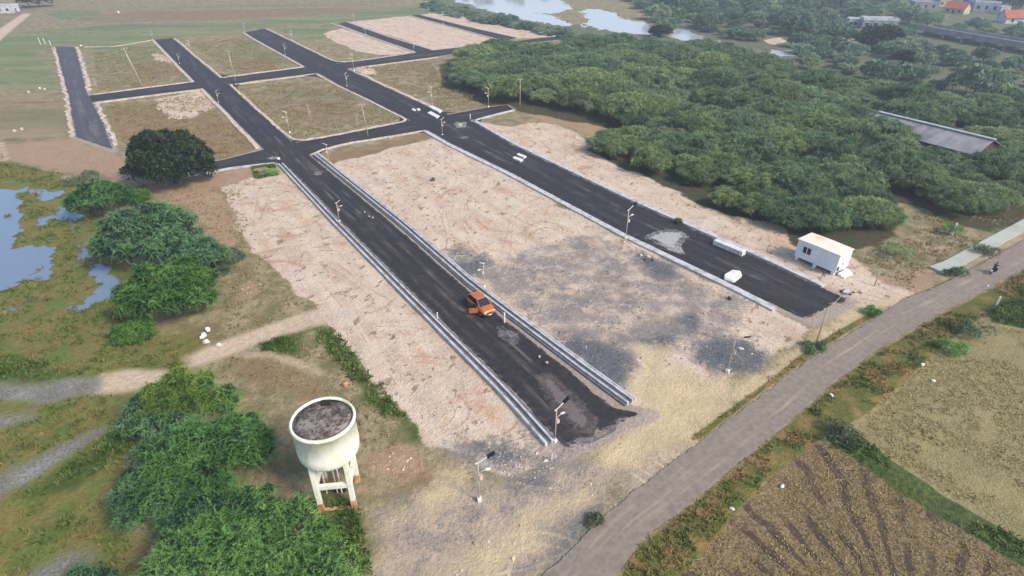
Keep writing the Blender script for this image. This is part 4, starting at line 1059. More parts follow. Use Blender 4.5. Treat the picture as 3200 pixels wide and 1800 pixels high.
# --- water tower
b0, b1 = P(806, 1286), P(902, 1276)
ed = (b1 - b0); side_len = ed.length; ed.normalize(); nrm = Vector((-ed.y, ed.x, 0))
tc = (b0 + b1) * 0.5 + nrm * side_len * 0.5
tower = thing('water_tower', "white round water tower on four legs with a dark stained open top", 'water tower', (tc.x - .15, tc.y, gz_at(tc.x, tc.y)), math.atan2(ed.y, ed.x))
hs = side_len / 2 - 0.2
HB, HT, RT = 5.3, 8.75, 2.33
MB().lathe([(0.2, HB - 0.12), (1.7, HB - .1), (2.05, HB - .02), (2.22, HB + .14), (2.30, HB + .36), (RT, HB + .6), (RT + .02, HB + 1.0), (RT, HB + 1.1), (RT - .01, HT - .28), (RT + .09, HT - .25), (RT + .10, HT - .12), (RT + .04, HT), (RT - .10, HT), (RT - .12, HT - .22)], 64, cap=False).build('tank', M_TANK, tower, smooth=True)
kt = NT("stained_tank_roof")
n1 = kt.noise(0.7, kt.coords(), 7, 0.75); n2 = kt.noise(3.2, kt.coords(), 6, 0.75)
ctk = kt.mix(kt.step(n1, 0.38, 0.62), lin((70, 58, 52)), lin((146, 136, 128))); ctk = kt.mix(kt.step(n2, 0.5, 0.62), ctk, lin((46, 38, 38))); ctk = kt.mix(kt.step(kt.noise(5, kt.coords(), 4, .7), 0.62, 0.7), ctk, lin((176, 166, 166)))
kt.bump(n2, 0.4)
M_TROOF = kt.done(ctk, 0.9)
MB().lathe([(RT - .115, HT - .17), (1.6, HT - .10), (0.8, HT - .05), (0.02, HT - .03)], 48).build('tank_roof', M_TROOF, tower, smooth=True)
hm = MB().box(-0.36, 0.36, 1.42, 2.0, HT - .1, HT + .06).build('roof_hatch', M_DARK, tower, bevel=0.03)
for sx in (-1, 1):
    for sy in (-1, 1):
        lg = MB().box(sx * hs - .19, sx * hs + .19, sy * hs - .19, sy * hs + .19, -0.2, HB + .35).build('leg', M_TANK, tower, bevel=0.02)
        MB().box(sx * hs - .205, sx * hs + .205, sy * hs - .205, sy * hs + .205, -0.15, 1.0).build('rusty_foot', M_RUST, lg)
for sx in (-1, 1):
    MB().box(sx * hs - .15, sx * hs + .15, -hs + .19, hs - .19, 2.55, 2.95).build('cross_beam', M_TANK, tower)
for sy in (-1, 1):
    MB().box(-hs + .19, hs - .19, sy * hs - .15, sy * hs + .15, 2.55, 2.95).build('cross_beam', M_TANK, tower)
    MB().box(-hs + .2, hs - .2, sy * hs - .14, sy * hs + .14, -0.15, 0.14).build('ground_beam', M_RUST, tower)
for i, x in enumerate((-1.1, -.25, .1, .7)):
    MB().tube([(x, .3, 0.0), (x, .3, HB + .1)], .055, 8).build('pipe', M_LAMP, tower)
MB().box(-0.5, 0.4, 0.3, 1.0, 0.0, 0.5).build('valve_box', M_DARK, tower)
MB().tube([(-RT - .12, .2, HB + .5), (-RT - .12, .2, HT - .4), (-RT + .1, .2, HT - .3)], .06, 8).build('overflow_pipe', M_LAMP, tower)

# --- portable cabin on feet beside the wide lane
c0, c1, c2 = P(1996, 650), P(2098, 694), P(2136, 670)
e1 = (c1 - c0); CL = e1.length; rz = math.atan2(e1.y, e1.x)
CWd = min(3.2, (c2 - c1).length)
cab = thing('site_cabin', "white portable cabin on short feet beside the wide asphalt lane", 'cabin', (c0.x, c0.y, -0.12), rz)
M_CABW = simple("cabin_white", lin((222, 228, 232)), lin((206, 214, 220)), 0.5, 0.5)
M_CABR = simple("cabin_roof", lin((226, 214, 196)), lin((204, 188, 150)), 0.5, 0.7, lo=0.45, hi=0.7)
CZ, CH = 0.55, 3.15
cabb = MB().box(0, CL, 0, CWd, CZ, CH).build('wall', M_CABW, cab, bevel=0.04)
rib = MB()
for i in range(int(CL / 0.4)):
    rib.box(0.2 + i * .4, 0.26 + i * .4, -0.022, -0.003, CZ + .1, CH - .1)
rib.build('wall_rib', M_CABW, cab)
MB().prism([(-.12, CH - .02), (CL + .12, CH - .02), (CL + .12, CH + .06), (CL * .5, CH + .12), (-.12, CH + .06)], -.12, CWd + .12).build('roof', M_CABR, cab, bevel=0.02)
for x0 in (0.95,):
    w = MB().box(x0, x0 + 1.25, -0.07, 0.02, CZ + 0.95, CZ + 2.0).build('window', M_LAMP, cab)
    for dx in (0.06, 0.68):
        MB().box(x0 + dx, x0 + dx + .5, -0.085, -0.06, CZ + 1.02, CZ + 1.93).build('pane', M_BLACK, w)
d_ = MB().box(CL - .02, CL + .07, CWd * .5 - .45, CWd * .5 + .45, CZ + .02, CZ + 2.0).build('door', M_CABW, cab, bevel=0.01)
MB().box(CL + .07, CL + .10, CWd * .5 - .3, CWd * .5 - .2, CZ + .9, CZ + 1.05).build('handle', M_BLACK, d_)
MB().box(CL + .03, CL + .09, .2, .55, CZ + .25, CZ + .8).build('vent', M_DARK, cab)
for x in (0.35, CL * .5, CL - .35):
    for y in (0.3, CWd - .3):
        MB().box(x - .2, x + .2, y - .2, y + .2, -0.1, CZ - .003).build('foot', M_WHITE, cab)
MB().box(0.1, CL - .1, 0.5, CWd - .5, CZ - .18, CZ - .02).build('underframe', M_DARK, cab)
MB().box(CL + .15, CL + 1.1, .5, CWd - .4, -.1, .22).box(CL + .15, CL + .65, .5, CWd - .4, .22, .42).build('step', M_WHITE, cab)

# --- solar street lights (one built, the rest copied)
def make_light():
    r = thing('solar_street_light', None, 'street light', group='solar street lights along the lanes')
    MB().tube([(0, 0, -.1), (0, 0, 1.6), (0, 0, 3.95)], [.065, .06, .05], 10).build('pole', M_STEEL, r, smooth=True)
    MB().box(-.18, .18, -.18, .18, -.2, .34).build('plinth', M_WHITE, r, bevel=0.02)
    pa = MB().tube([(-.25, 0, 3.95), (.1, 0, 4.05), (.8, 0, 4.42)], .045, 8).build('panel_arm', M_LAMP, r)
    m = Matrix.Translation((1.12, 0, 4.60)) @ Matrix.Rotation(math.radians(-26), 4, 'Y')
    MB().box(-.36, .36, -.2, .2, -.025, .025, m).build('solar_panel', M_BLACK, r)
    la = MB().tube([(0, 0, 2.95), (.4, 0, 3.12), (.75, 0, 3.2)], .045, 8).build('lamp_arm', M_STEEL, r)
    MB().box(.6, 1.05, -.12, .12, 3.14, 3.24).build('lamp_head', M_LAMP, r, bevel=0.03)
    MB().box(.06, .36, -.14, .14, 2.3, 2.72).build('battery_box', M_BOX, r, bevel=0.02)
    return r
LIGHTS = [
 ((1396, 1110), 1030, 0, "nearest solar street light, at the near end of the left drain"), ((854, 557), 510, 0, "solar street light on the left drain, on the orange car's lane far from the car"),
 ((1574, 600), 528, 0, "solar street light on the kerb of the wide lane, next to the pale gravel spread"), ((1113, 340), 300, 0, "solar street light at the junction with the white slabs"),
 ((550, 258), 232, 0, "solar street light left of the middle lane, just below the far crossing"), ((452, 160), 142, 0, "solar street light on the left edge of the lane by the sand heap"),
 ((384, 99), 80, 0, "solar street light at the far left end of the lane by the sand heap"), ((481, 133), 103, 180, "solar street light right of the lane by the sand heap"),
 ((615, 80), 60, 0, "solar street light at the far end of the wide lane, left edge"), ((718, 138), 112, 0, "solar street light on the left edge of the wide far lane, above the crossing"),
 ((737, 103), 78, 180, "solar street light on the right edge of the wide far lane"), ((873, 217), 185, 0, "solar street light on the central grass plot's far corner, left of the wide lane"),
 ((891, 180), 140, 180, "tall street light in front of the small sand mound near the wood's left end"), ((891, 50), 35, 180, "street light at the far left corner of the big pale far plot"),
 ((920, 87), 67, 180, "street light on the short far lane between the pale plots"), ((1079, 33), 22, 180, "farthest street light, at the top end of the last lane"),
 ((1115, 62), 33, 180, "street light right of the farthest lane"), ((1041, 130), 115, 0, "small street light where the short far lane meets the cross lane"),
 ((1088, 269), 220, 180, "yellowish street light behind the long white slab"), ((1229, 270), 223, 180, "street light at the right end of the near cross lane, before the wood"),
 ((729, 334), 282, 180, "street light at the near left corner of the central grass plot"), ((828, 410), 363, 180, "street light at the upper left corner of the big sandy plot"),
 ((1218, 722), 662, 180, "street light on the right drain behind the orange car"), ((1830, 935), 850, -75, "street light with white foot beside the dark gravel disc"),
 ((1206, 1257), 1164, -20, "street light standing alone on the grey dirt lot right of the water tower"), ((1420, 86), 65, 180, "street light at the far right end of the far cross lane")]
proto = make_light()
for i, (bp, top, a, lb) in enumerate(LIGHTS):
    o = proto if i == 0 else copy_tree(proto)
    g = G(*bp); h = height_at(g, top)
    s = max(0.75, min(1.7, h / 3.95))
    o.location = (g.x, g.y, max(g.z, -0.1)); o.scale = (s ** .5 * .9, s ** .5 * .9, s); o.rotation_euler = (0, 0, ANG + math.radians(a))
    o['label'] = lb

# --- bare electric poles
def make_pole():
    r = thing('electric_pole', None, 'pole', group='bare power poles')
    MB().tube([(0, 0, -.2), (0, 0, 4), (0, 0, 8)], [.15, .13, .09], 8).build('pole_shaft', M_POLE, r, smooth=True)
    cr_ = MB().box(-.7, .7, -.05, .05, 7.5, 7.6).build('cross_arm', M_STEEL, r)
    for x in (-.6, .6): MB().lathe([(.03, 7.6), (.05, 7.66), (.035, 7.72), (.05, 7.78), (.02, 7.84)], 8, (x, 0)).build('insulator', M_LAMP, cr_)
    return r
POLES = [((358, 217), 115, -10.0, "long leaning pale pole on the grass plot left of the lane with the sand heap"), ((251, 236), 196, -4, "short pole near the leftmost lane at the far cross lane"), ((592, 205), 125, 0, "thin tall pole on the far cross lane right of the first crossing"),
         ((788, 322), 260, -4, "thin pole standing inside the central grass plot"), ((903, 336), 286, -2, "shorter of the two poles by the near cross lane"), ((926, 343), 257, -4, "taller of the two poles by the near cross lane"),
         ((1308, 268), 195, 0, "tall pole at the wood's edge, left of the pink ground"), ((1584, 311), 262, 0, "pole at the wood's edge, at the right end of the pink ground"), ((2051, 869), 772, 0, "bare pole by the main road with a stay wire"),
         ((2365, 76), 33, 14, "white leaning pole beside the grey bridge"), ((2201, 715), 672, 0, "thin pole between the white cabin and the dark scrub"), ((8, 395), 355, 0, "pale pole at the left picture edge above the pond")]
proto = make_pole()
wire_top = None
for i, (bp, top, lean, lb) in enumerate(POLES):
    o = proto if i == 0 else copy_tree(proto)
    g = G(*bp); s = height_at(g, top) / 8.0
    o.location = (g.x, g.y, g.z); o.scale = (max(.6, s) * .95, max(.6, s) * .95, s); o.rotation_euler = (0, math.radians(lean), 0.3 if i % 2 else 0.0)
    o['label'] = lb
    if 'stay wire' in lb: wire_top = g + Vector((0, 0, s * 7.7))
wa = P(2117, 744, 0.1)
tag(MB().tube([wire_top, wire_top.lerp(wa, .5) + Vector((0, 0, -.1)), wa], .035, 6).build('stay_wire', M_STEEL), "pale stay wire from the bare roadside pole down to the stones", 'wire')

# --- short white posts
def make_post():
    r = thing('marker_post', None, 'post', group='short pale marker posts')
    MB().box(-.07, .07, -.07, .07, -.2, 1.15).build('post_shaft', M_WHITE, r, bevel=.02)
    MB().box(-.09, .09, -.09, .09, 1.153, 1.25).build('post_cap', M_LAMP, r, bevel=.02)
    return r
POSTS = [((1101, 803), 785, "white post on the left drain, level with the orange car"), ((1269, 812), 786, "short white post just right of the orange car's bonnet"), ((2503, 774), 748, "pale leaning post on the verge at the right edge"), ((102, 111), 93, "leftmost of the pale posts beyond the leftmost lane"),
         ((113, 109), 95, "middle one of the pale posts beyond the leftmost lane"), ((128, 114), 101, "pale post nearest the far end of the leftmost lane"), ((1388, 1157), 1140, "small white stub post below the nearest street light"), ((1571, 615), 606, "white stub on the gravel side of the wide lane's kerb"),
         ((2395, 590), 560, "dark dead post in the scrub right of the cabin"), ((1183, 300), 286, "white post at the near corner of the near cross lane's right end"), ((1290, 392), 384, None)]
proto = make_post()
k_ = 0
for bp, top, lb in POSTS:
    if lb is None: continue
    o = proto if k_ == 0 else copy_tree(proto); k_ += 1
    g = G(*bp); s = max(.5, height_at(g, top) / 1.25)
    o.location = (g.x, g.y, max(g.z, -.1)); o.scale = (min(1.4, s), min(1.4, s), s); o.rotation_euler = (0, 0, k_ * .4); o['label'] = lb

# --- concrete slabs, blocks and stones
def slab(name, label, cat, quad, h, mat, z0=0.05, group=None, bev=.05):
    pts = PL(quad, z0); c = sum(pts, Vector()) / len(pts)
    mb = MB(); n = len(pts)
    mb.add([(p.x - c.x, p.y - c.y, 0) for p in pts] + [(p.x - c.x, p.y - c.y, h) for p in pts], [tuple(reversed(range(n))), tuple(range(n, 2 * n))] + [(k, (k + 1) % n, n + (k + 1) % n, n + k) for k in range(n)])
    return tag(mb.build(name, mat, loc=(c.x, c.y, z0), bevel=bev), label, cat, group)
slab('concrete_slab', "longer white slab lying on the kerb at the junction", 'slab', [(1080, 272), (1088, 268), (1113, 281), (1106, 286)], .35, M_WHITE, .08)
slab('concrete_slab', "white slab lying on the asphalt beside the kerb slab at the junction", 'slab', [(1075, 286), (1084, 282), (1106, 294), (1099, 299)], .3, M_WHITE, .08)
slab('stone_block', "left one of two small white blocks on the wide lane above the slabs", 'block', [(1035, 277), (1040, 274), (1047, 278), (1043, 281)], .25, M_WHITE, .08)
slab('stone_block', "right one of two small white blocks on the wide lane above the slabs", 'block', [(1048, 276), (1054, 274), (1058, 277), (1052, 280)], .25, M_WHITE, .08)
slab('stone_block', "nearer of two white blocks side by side on the wide lane", 'block', [(1289, 400), (1295, 396), (1317, 404), (1310, 409)], .3, M_WHITE, .08)
slab('stone_block', "farther of two white blocks side by side on the wide lane", 'block', [(1299, 391), (1305, 388), (1325, 396), (1318, 400)], .3, M_WHITE, .08)
# long white stack of kerb stones: 6 in a row, side by side
st = thing('kerb_stone_stack', "long white stack of new kerb stones on the wide lane near the cabin", 'stack', P(1832, 632))
a0, a1 = P(1792, 616) - st.location, P(1866, 647) - st.location
dd = (a1 - a0); L_ = dd.length; dd.normalize(); rot = Matrix.Rotation(math.atan2(dd.y, dd.x), 4, 'Z')
for row in range(2):
    for lay in range(2):
        for i in range(7):
            x0 = i * L_ / 7; m = Matrix.Translation(a0) @ rot
            MB().box(x0 + .03, x0 + L_ / 7 - .03, row * .46, row * .46 + .42, .08 + lay * .37, .08 + lay * .37 + .36, m).build('kerb_stone', M_WHITE, st, bevel=.03)
slab('covered_heap', "six sided white sheeted heap lying on the wide lane", 'heap', [(1821, 706), (1820, 696), (1840, 684), (1862, 687), (1866, 698), (1846, 714)], .42, M_WHITE, .08, bev=.12)
M_ROCKD = simple("dark_rock", lin((64, 58, 58)), lin((92, 84, 82)), 1.5, .95, bump=.4)
M_ROCKP = simple("pale_rock", lin((206, 192, 176)), lin((170, 152, 134)), 1.5, .95, bump=.4)
def rock_mesh(seed, mat, name='boulder'):
    bm = bmesh.new(); bmesh.ops.create_icosphere(bm, subdivisions=2, radius=1)
    r = random.Random(seed); ax = [(Vector((r.gauss(0, 1), r.gauss(0, 1), r.gauss(0, 1))).normalized(), r.uniform(.55, .85)) for _ in range(9)]
    for v in bm.verts:
        for a, d in ax:
            q = v.co.dot(a)
            if q > d: v.co -= a * (q - d)
    me = bpy.data.meshes.new(name); bm.to_mesh(me); bm.free(); me.materials.append(mat); return me
RK = {m.name: [rock_mesh(i, m) for i in range(4)] for m in (M_ROCKD, M_ROCKP, M_WHITE)}
ROCKS = [((1836, 751), .5, M_ROCKD, "black boulder by the kerb near the six sided heap"), ((2117, 732), .35, M_ROCKD, "dark stone left of the pale slab at the wide lane's end"), ((2125, 727), .3, M_ROCKD, "dark stone behind the pale slab at the wide lane's end"), ((2138, 739), .35, M_ROCKD, "dark stone in front of the pale slab at the wide lane's end"),
  ((2147, 733), .3, M_ROCKD, "dark stone right of the pale slab at the wide lane's end"), ((2168, 733), .5, M_ROCKP, "flat pale stone on the dirt right of the pale slab"), ((1613, 640), .35, M_WHITE, "whitest stone of the rubble beside the wide lane's kerb"), ((1630, 646), .5, M_ROCKP, "larger pale stone of the rubble beside the wide lane's kerb"),
  ((1624, 653), .4, M_ROCKD, "dark stone of the rubble beside the wide lane's kerb"), ((1642, 655), .4, M_ROCKD, "dark stone at the rubble's right end beside the wide lane's kerb"), ((2063, 997), .0, None, None), ((2091, 995), .4, M_WHITE, "white stone on the main road's verge at its curve"), ((2320, 918), .35, M_WHITE, "white scrap at the stubble field's upper margin"),
  ((2347, 958), .0, None, None), ((2348, 957), .38, M_WHITE, "flat white scrap below the other at the stubble field's margin"), ((1968, 1222), .35, M_WHITE, "white stone at the ploughed field's upper left edge"), ((1841, 1281), .3, M_WHITE, "white stone on the verge's field side near the bottom"), ((2262, 736), .0, None, None),
  ((1089, 452), .9, M_ROCKD, "grey heap stone on the upper part of the big sandy plot"), ((72, 232), .8, M_ROCKP, "pale block left of the leftmost lane"), ((37, 330), .7, M_ROCKP, "left of two pale lumps left of the leftmost lane"), ((55, 325), .7, M_ROCKP, "right of two pale lumps left of the leftmost lane"), ((48, 295), .0, None, None),
  ((100, 221), .6, M_WHITE, "white lump in the grass left of the leftmost lane"), ((112, 224), .5, M_WHITE, "small white lump right of another in the grass left of the leftmost lane"), ((298, 32), 1.2, M_WHITE, "white lump on the distant dry field at upper left"), ((232, 28), .0, None, None), ((1120, 448), .0, None, None), ((1014, 518), .0, None, None),
  ((918, 535), .22, M_ROCKP, "small pale stone on the car lane's asphalt, farthest of three"), ((929, 546), .28, M_ROCKP, "small pale stone on the car lane's asphalt, middle of three"), ((938, 549), .28, M_ROCKP, "small pale stone on the car lane's asphalt, nearest of three"), ((1221, 877), .0, None, None), ((1357, 903), .25, M_ROCKP, "pale stone on the inner edge of the left drain, below the car"),
  ((1375, 918), .3, M_ROCKP, "larger pale stone on the inner edge of the left drain, below the car"), ((550, 866), .4, M_WHITE, "single white stone on the footpath's upper edge"), ((204, 115), .8, M_WHITE, "white lump at the far right end of the leftmost lane"), ((2490, 590), .0, None, None), ((2485, 720), .3, M_WHITE, "white stone on the far verge of the main road at right"),
  ((1690, 1440), .0, None, None), ((980, 348), .6, M_ROCKP, "pale heap stone on the near cross lane's edge below the two poles"), ((951, 340), .5, M_ROCKD, "dark stone on the near cross lane below the two poles"), ((702, 404), .5, M_WHITE, "white stone at the left drain's far end")]
for (bp, s, mt, lb) in ROCKS:
    if not s: continue
    s *= .72
    o = bpy.data.objects.new('boulder', RK[mt.name][len(lb) % 4]); COL.objects.link(o); g = G(*bp)
    onroad = 0.06 if ('asphalt' in lb or 'on the near cross lane below' in lb) else (0.28 if 'drain' in lb else g.z)
    o.location = (g.x, g.y, onroad + s * .3); o.scale = (s, s * .8, s * .7); o.rotation_euler = (0, 0, len(lb))
    tag(o, lb, 'stone', 'loose stones and blocks')
slab('concrete_slab', "pale broken slab among dark stones at the wide lane's end", 'slab', [(2118, 738), (2124, 730), (2138, 733), (2134, 742)], .25, M_CONC, .0)
# stones too many to count
def scatter_stones():
    g2 = np.random.default_rng(5); base = np.array([[1, 0, 0], [-.5, .87, 0], [-.5, -.87, 0], [.1, .1, .8]]); tri = np.array([[0, 1, 3], [1, 2, 3], [2, 0, 3]])
    Vs, Fs = [], []
    for zn, n in (('sand', 5200), ('gravel', 2600), ('pink', 1400), ('dust', 1500)):
        for pl_ in Z[zn]:
            poly = PL(pl_); pp = np.array([(q.x, q.y) for q in poly])
            k = max(20, int(n / len(Z[zn])))
            X = g2.uniform(pp[:, 0].min(), pp[:, 0].max(), k); Y = g2.uniform(pp[:, 1].min(), pp[:, 1].max(), k)
            m = (sdist(poly, X, Y) > .3) & (fbm(X, Y, .3, 3, 4) > .45)
            for lr in ROADS.values(): m &= sdist(PL(lr[0] + lr[1][::-1]), X, Y) < -1.6
            for x, y in zip(X[m], Y[m]):
                s = g2.gamma(1.4, .035) + .03; a = g2.uniform(0, 6.28); c_, s_ = math.cos(a), math.sin(a)
                B = base * s; B = np.stack([B[:, 0] * c_ - B[:, 1] * s_, B[:, 0] * s_ + B[:, 1] * c_, B[:, 2]], 1)
                Fs.append(tri + 4 * len(Vs)); Vs.append(B + np.array([x, y, gz_at(x, y) - .01]))
    k = NT("mixed_small_stones"); g_ = k.n("ShaderNodeNewGeometry")
    m = k.done(k.mix(g_.outputs['Random Per Island'], lin((112, 98, 84)), lin((206, 190, 172))), .95)
    return np_mesh("stones", np.concatenate(Vs), np.concatenate(Fs), m)
tag(scatter_stones(), "small stones and clods strewn over the sandy plots", None, kind='stuff')

# --- gravel spread on the lanes
def gravel_spread(label, pts, h, z0, tone, seed):
    poly = PL(pts); c = sum(poly, Vector()) / len(poly)
    xs = [p.x for p in poly]; ys = [p.y for p in poly]
    nx = 46; X, Y = np.meshgrid(np.linspace(min(xs) - .8, max(xs) + .8, nx), np.linspace(min(ys) - .8, max(ys) + .8, nx))
    X, Y = X.ravel(), Y.ravel()
    d = sdist(poly, X, Y, 4) + (fbm(X, Y, .9, 3, seed) - .5) * 1.6
    zz_ = z0 + .006 + h * np.clip(d / 1.2, 0, 1) * (.6 + .8 * fbm(X, Y, 2.5, 2, seed + 1))
    q = (np.arange(nx - 1)[:, None] * nx + np.arange(nx - 1)[None, :]).ravel()
    F = np.stack([q, q + 1, q + 1 + nx, q + nx], 1)
    ok = (d[F] > -.35).all(1)
    k = NT("spread_gravel"); n = k.noise(3.0, k.world(), 5, .7); n2 = k.noise(16, k.world(), 2)
    e = k.attr('edge')
    m = k.done(k.mix(k.step(n2, .35, .65), k.mix(n, lin(tone), lin([x * .82 for x in tone])), lin([min(255, x * 1.12) for x in tone])), .95)
    tr = k.n("ShaderNodeBsdfTransparent"); mx = k.n("ShaderNodeMixShader")
    k.l(k.step(k.math('ADD', e, k.math('MULTIPLY', k.math('SUBTRACT', n, .5), 1.6)), .05, .95), mx.inputs[0]); k.l(tr.outputs[0], mx.inputs[1]); k.l(k.b.outputs[0], mx.inputs[2]); k.l(mx.outputs[0], k.out.inputs[0])
    k.bump(n2, .5, .03)
    o = np_mesh("gravel_spread", np.stack([X - c.x, Y - c.y, zz_ - z0], 1), F[ok], m, smooth=True, attrs={'edge': np.clip(d / 2.2, 0, 1)})
    o.location = (c.x, c.y, z0)
    return tag(o, label, 'gravel', 'gravel dumped on the lanes')
gravel_spread("large pale gravel spread across the wide lane beside a street light", [(1592, 598), (1640, 576), (1690, 570), (1730, 580), (1752, 600), (1730, 625), (1748, 656), (1705, 652), (1650, 626)], .10, .10, (158, 155, 152), 3)
gravel_spread("grey gravel spread on the car lane just below the orange car", [(1225, 818), (1265, 806), (1320, 835), (1338, 860), (1322, 880), (1280, 885), (1232, 856)], .09, .085, (118, 116, 116), 4)
gravel_spread("small pale gravel patch on the car lane near the crossing", [(776, 434), (800, 426), (826, 430), (824, 444), (792, 450), (776, 444)], .08, .085, (160, 158, 156), 5)
gravel_spread("pale gravel heap at the junction next to the white slabs", [(1130, 312), (1152, 304), (1185, 308), (1183, 322), (1158, 330), (1136, 324)], .16, .09, (166, 162, 156), 6)
gravel_spread("thin pale gravel patch below the junction gravel heap", [(1142, 345), (1170, 340), (1196, 346), (1180, 356), (1148, 354)], .06, .09, (138, 134, 134), 7)
gravel_spread("pale gravel covering the lane end above the left drain", [(655, 402), (680, 391), (712, 392), (716, 402), (690, 407), (660, 408)], .10, .07, (176, 170, 164), 8)
gravel_spread("brown earth spread over the near end of the car lane", [(1310, 935), (1400, 920), (1470, 985), (1540, 1060), (1500, 1120), (1430, 1110), (1400, 1080), (1350, 1020)], .05, .075, (104, 95, 92), 9)

gravel_spread("pale dust and broken ground where the car lane's asphalt gives out", [(1395, 1120), (1440, 1100), (1490, 1062), (1540, 1066), (1580, 1062), (1590, 1076), (1540, 1110), (1480, 1150), (1420, 1175), (1380, 1160)], .05, .075, (160, 146, 134), 10)
# --- white sacks by the bright tree
M_SACK = simple("white_plastic_sack", lin((222, 216, 212)), lin((186, 182, 184)), 2.5, .6, bump=.3)
def sack(label, bp, s, rz, seed, mat=M_SACK):
    bm = bmesh.new(); bmesh.ops.create_icosphere(bm, subdivisions=3, radius=1); r = random.Random(seed)
    ph = [r.uniform(0, 6) for _ in range(6)]
    for v in bm.verts:
        a = 1 + .2 * math.sin(4 * v.co.x + ph[0]) + .2 * math.sin(5 * v.co.y + ph[1]) + .16 * math.sin(9 * v.co.z + ph[2] + 4 * v.co.x)
        v.co *= a; v.co.z = max(v.co.z, -.55)
        if v.co.x > .75: v.co.y *= .55; v.co.x += .25
    me = bpy.data.meshes.new('sack'); bm.to_mesh(me); bm.free(); me.materials.append(mat)
    for f in me.polygons: f.use_smooth = True
    o = bpy.data.objects.new('sack', me); COL.objects.link(o); g = G(*bp)
    o.location = (g.x, g.y, g.z + .5 * s * .7); o.scale = (s, s * .6, s * .7); o.rotation_euler = (0, 0, rz)
    return tag(o, label, 'sack', 'dumped white sacks under the bright tree')
sack("largest white sack, at the back of the dump under the bright tree", (522, 829), .42, 2.2, 1); sack("greyish white sack on the tree side of the dump", (511, 845), .4, 1.4, 2); sack("flat cream sack at the front of the dump", (518, 860), .38, .2, 3)
sack("black bag between the white sacks of the dump", (516, 836), .3, .8, 4, M_DARK)
# --- debris heap at the foot of the leftmost lane, orange soil patch near tower, made from the sack shape
sack("orange patch of soil in the grass behind the water tower", (869, 968), .36, .5, 7, simple("orange_soil_patch", lin((196, 138, 104)), lin((176, 116, 84)), 2, .9))
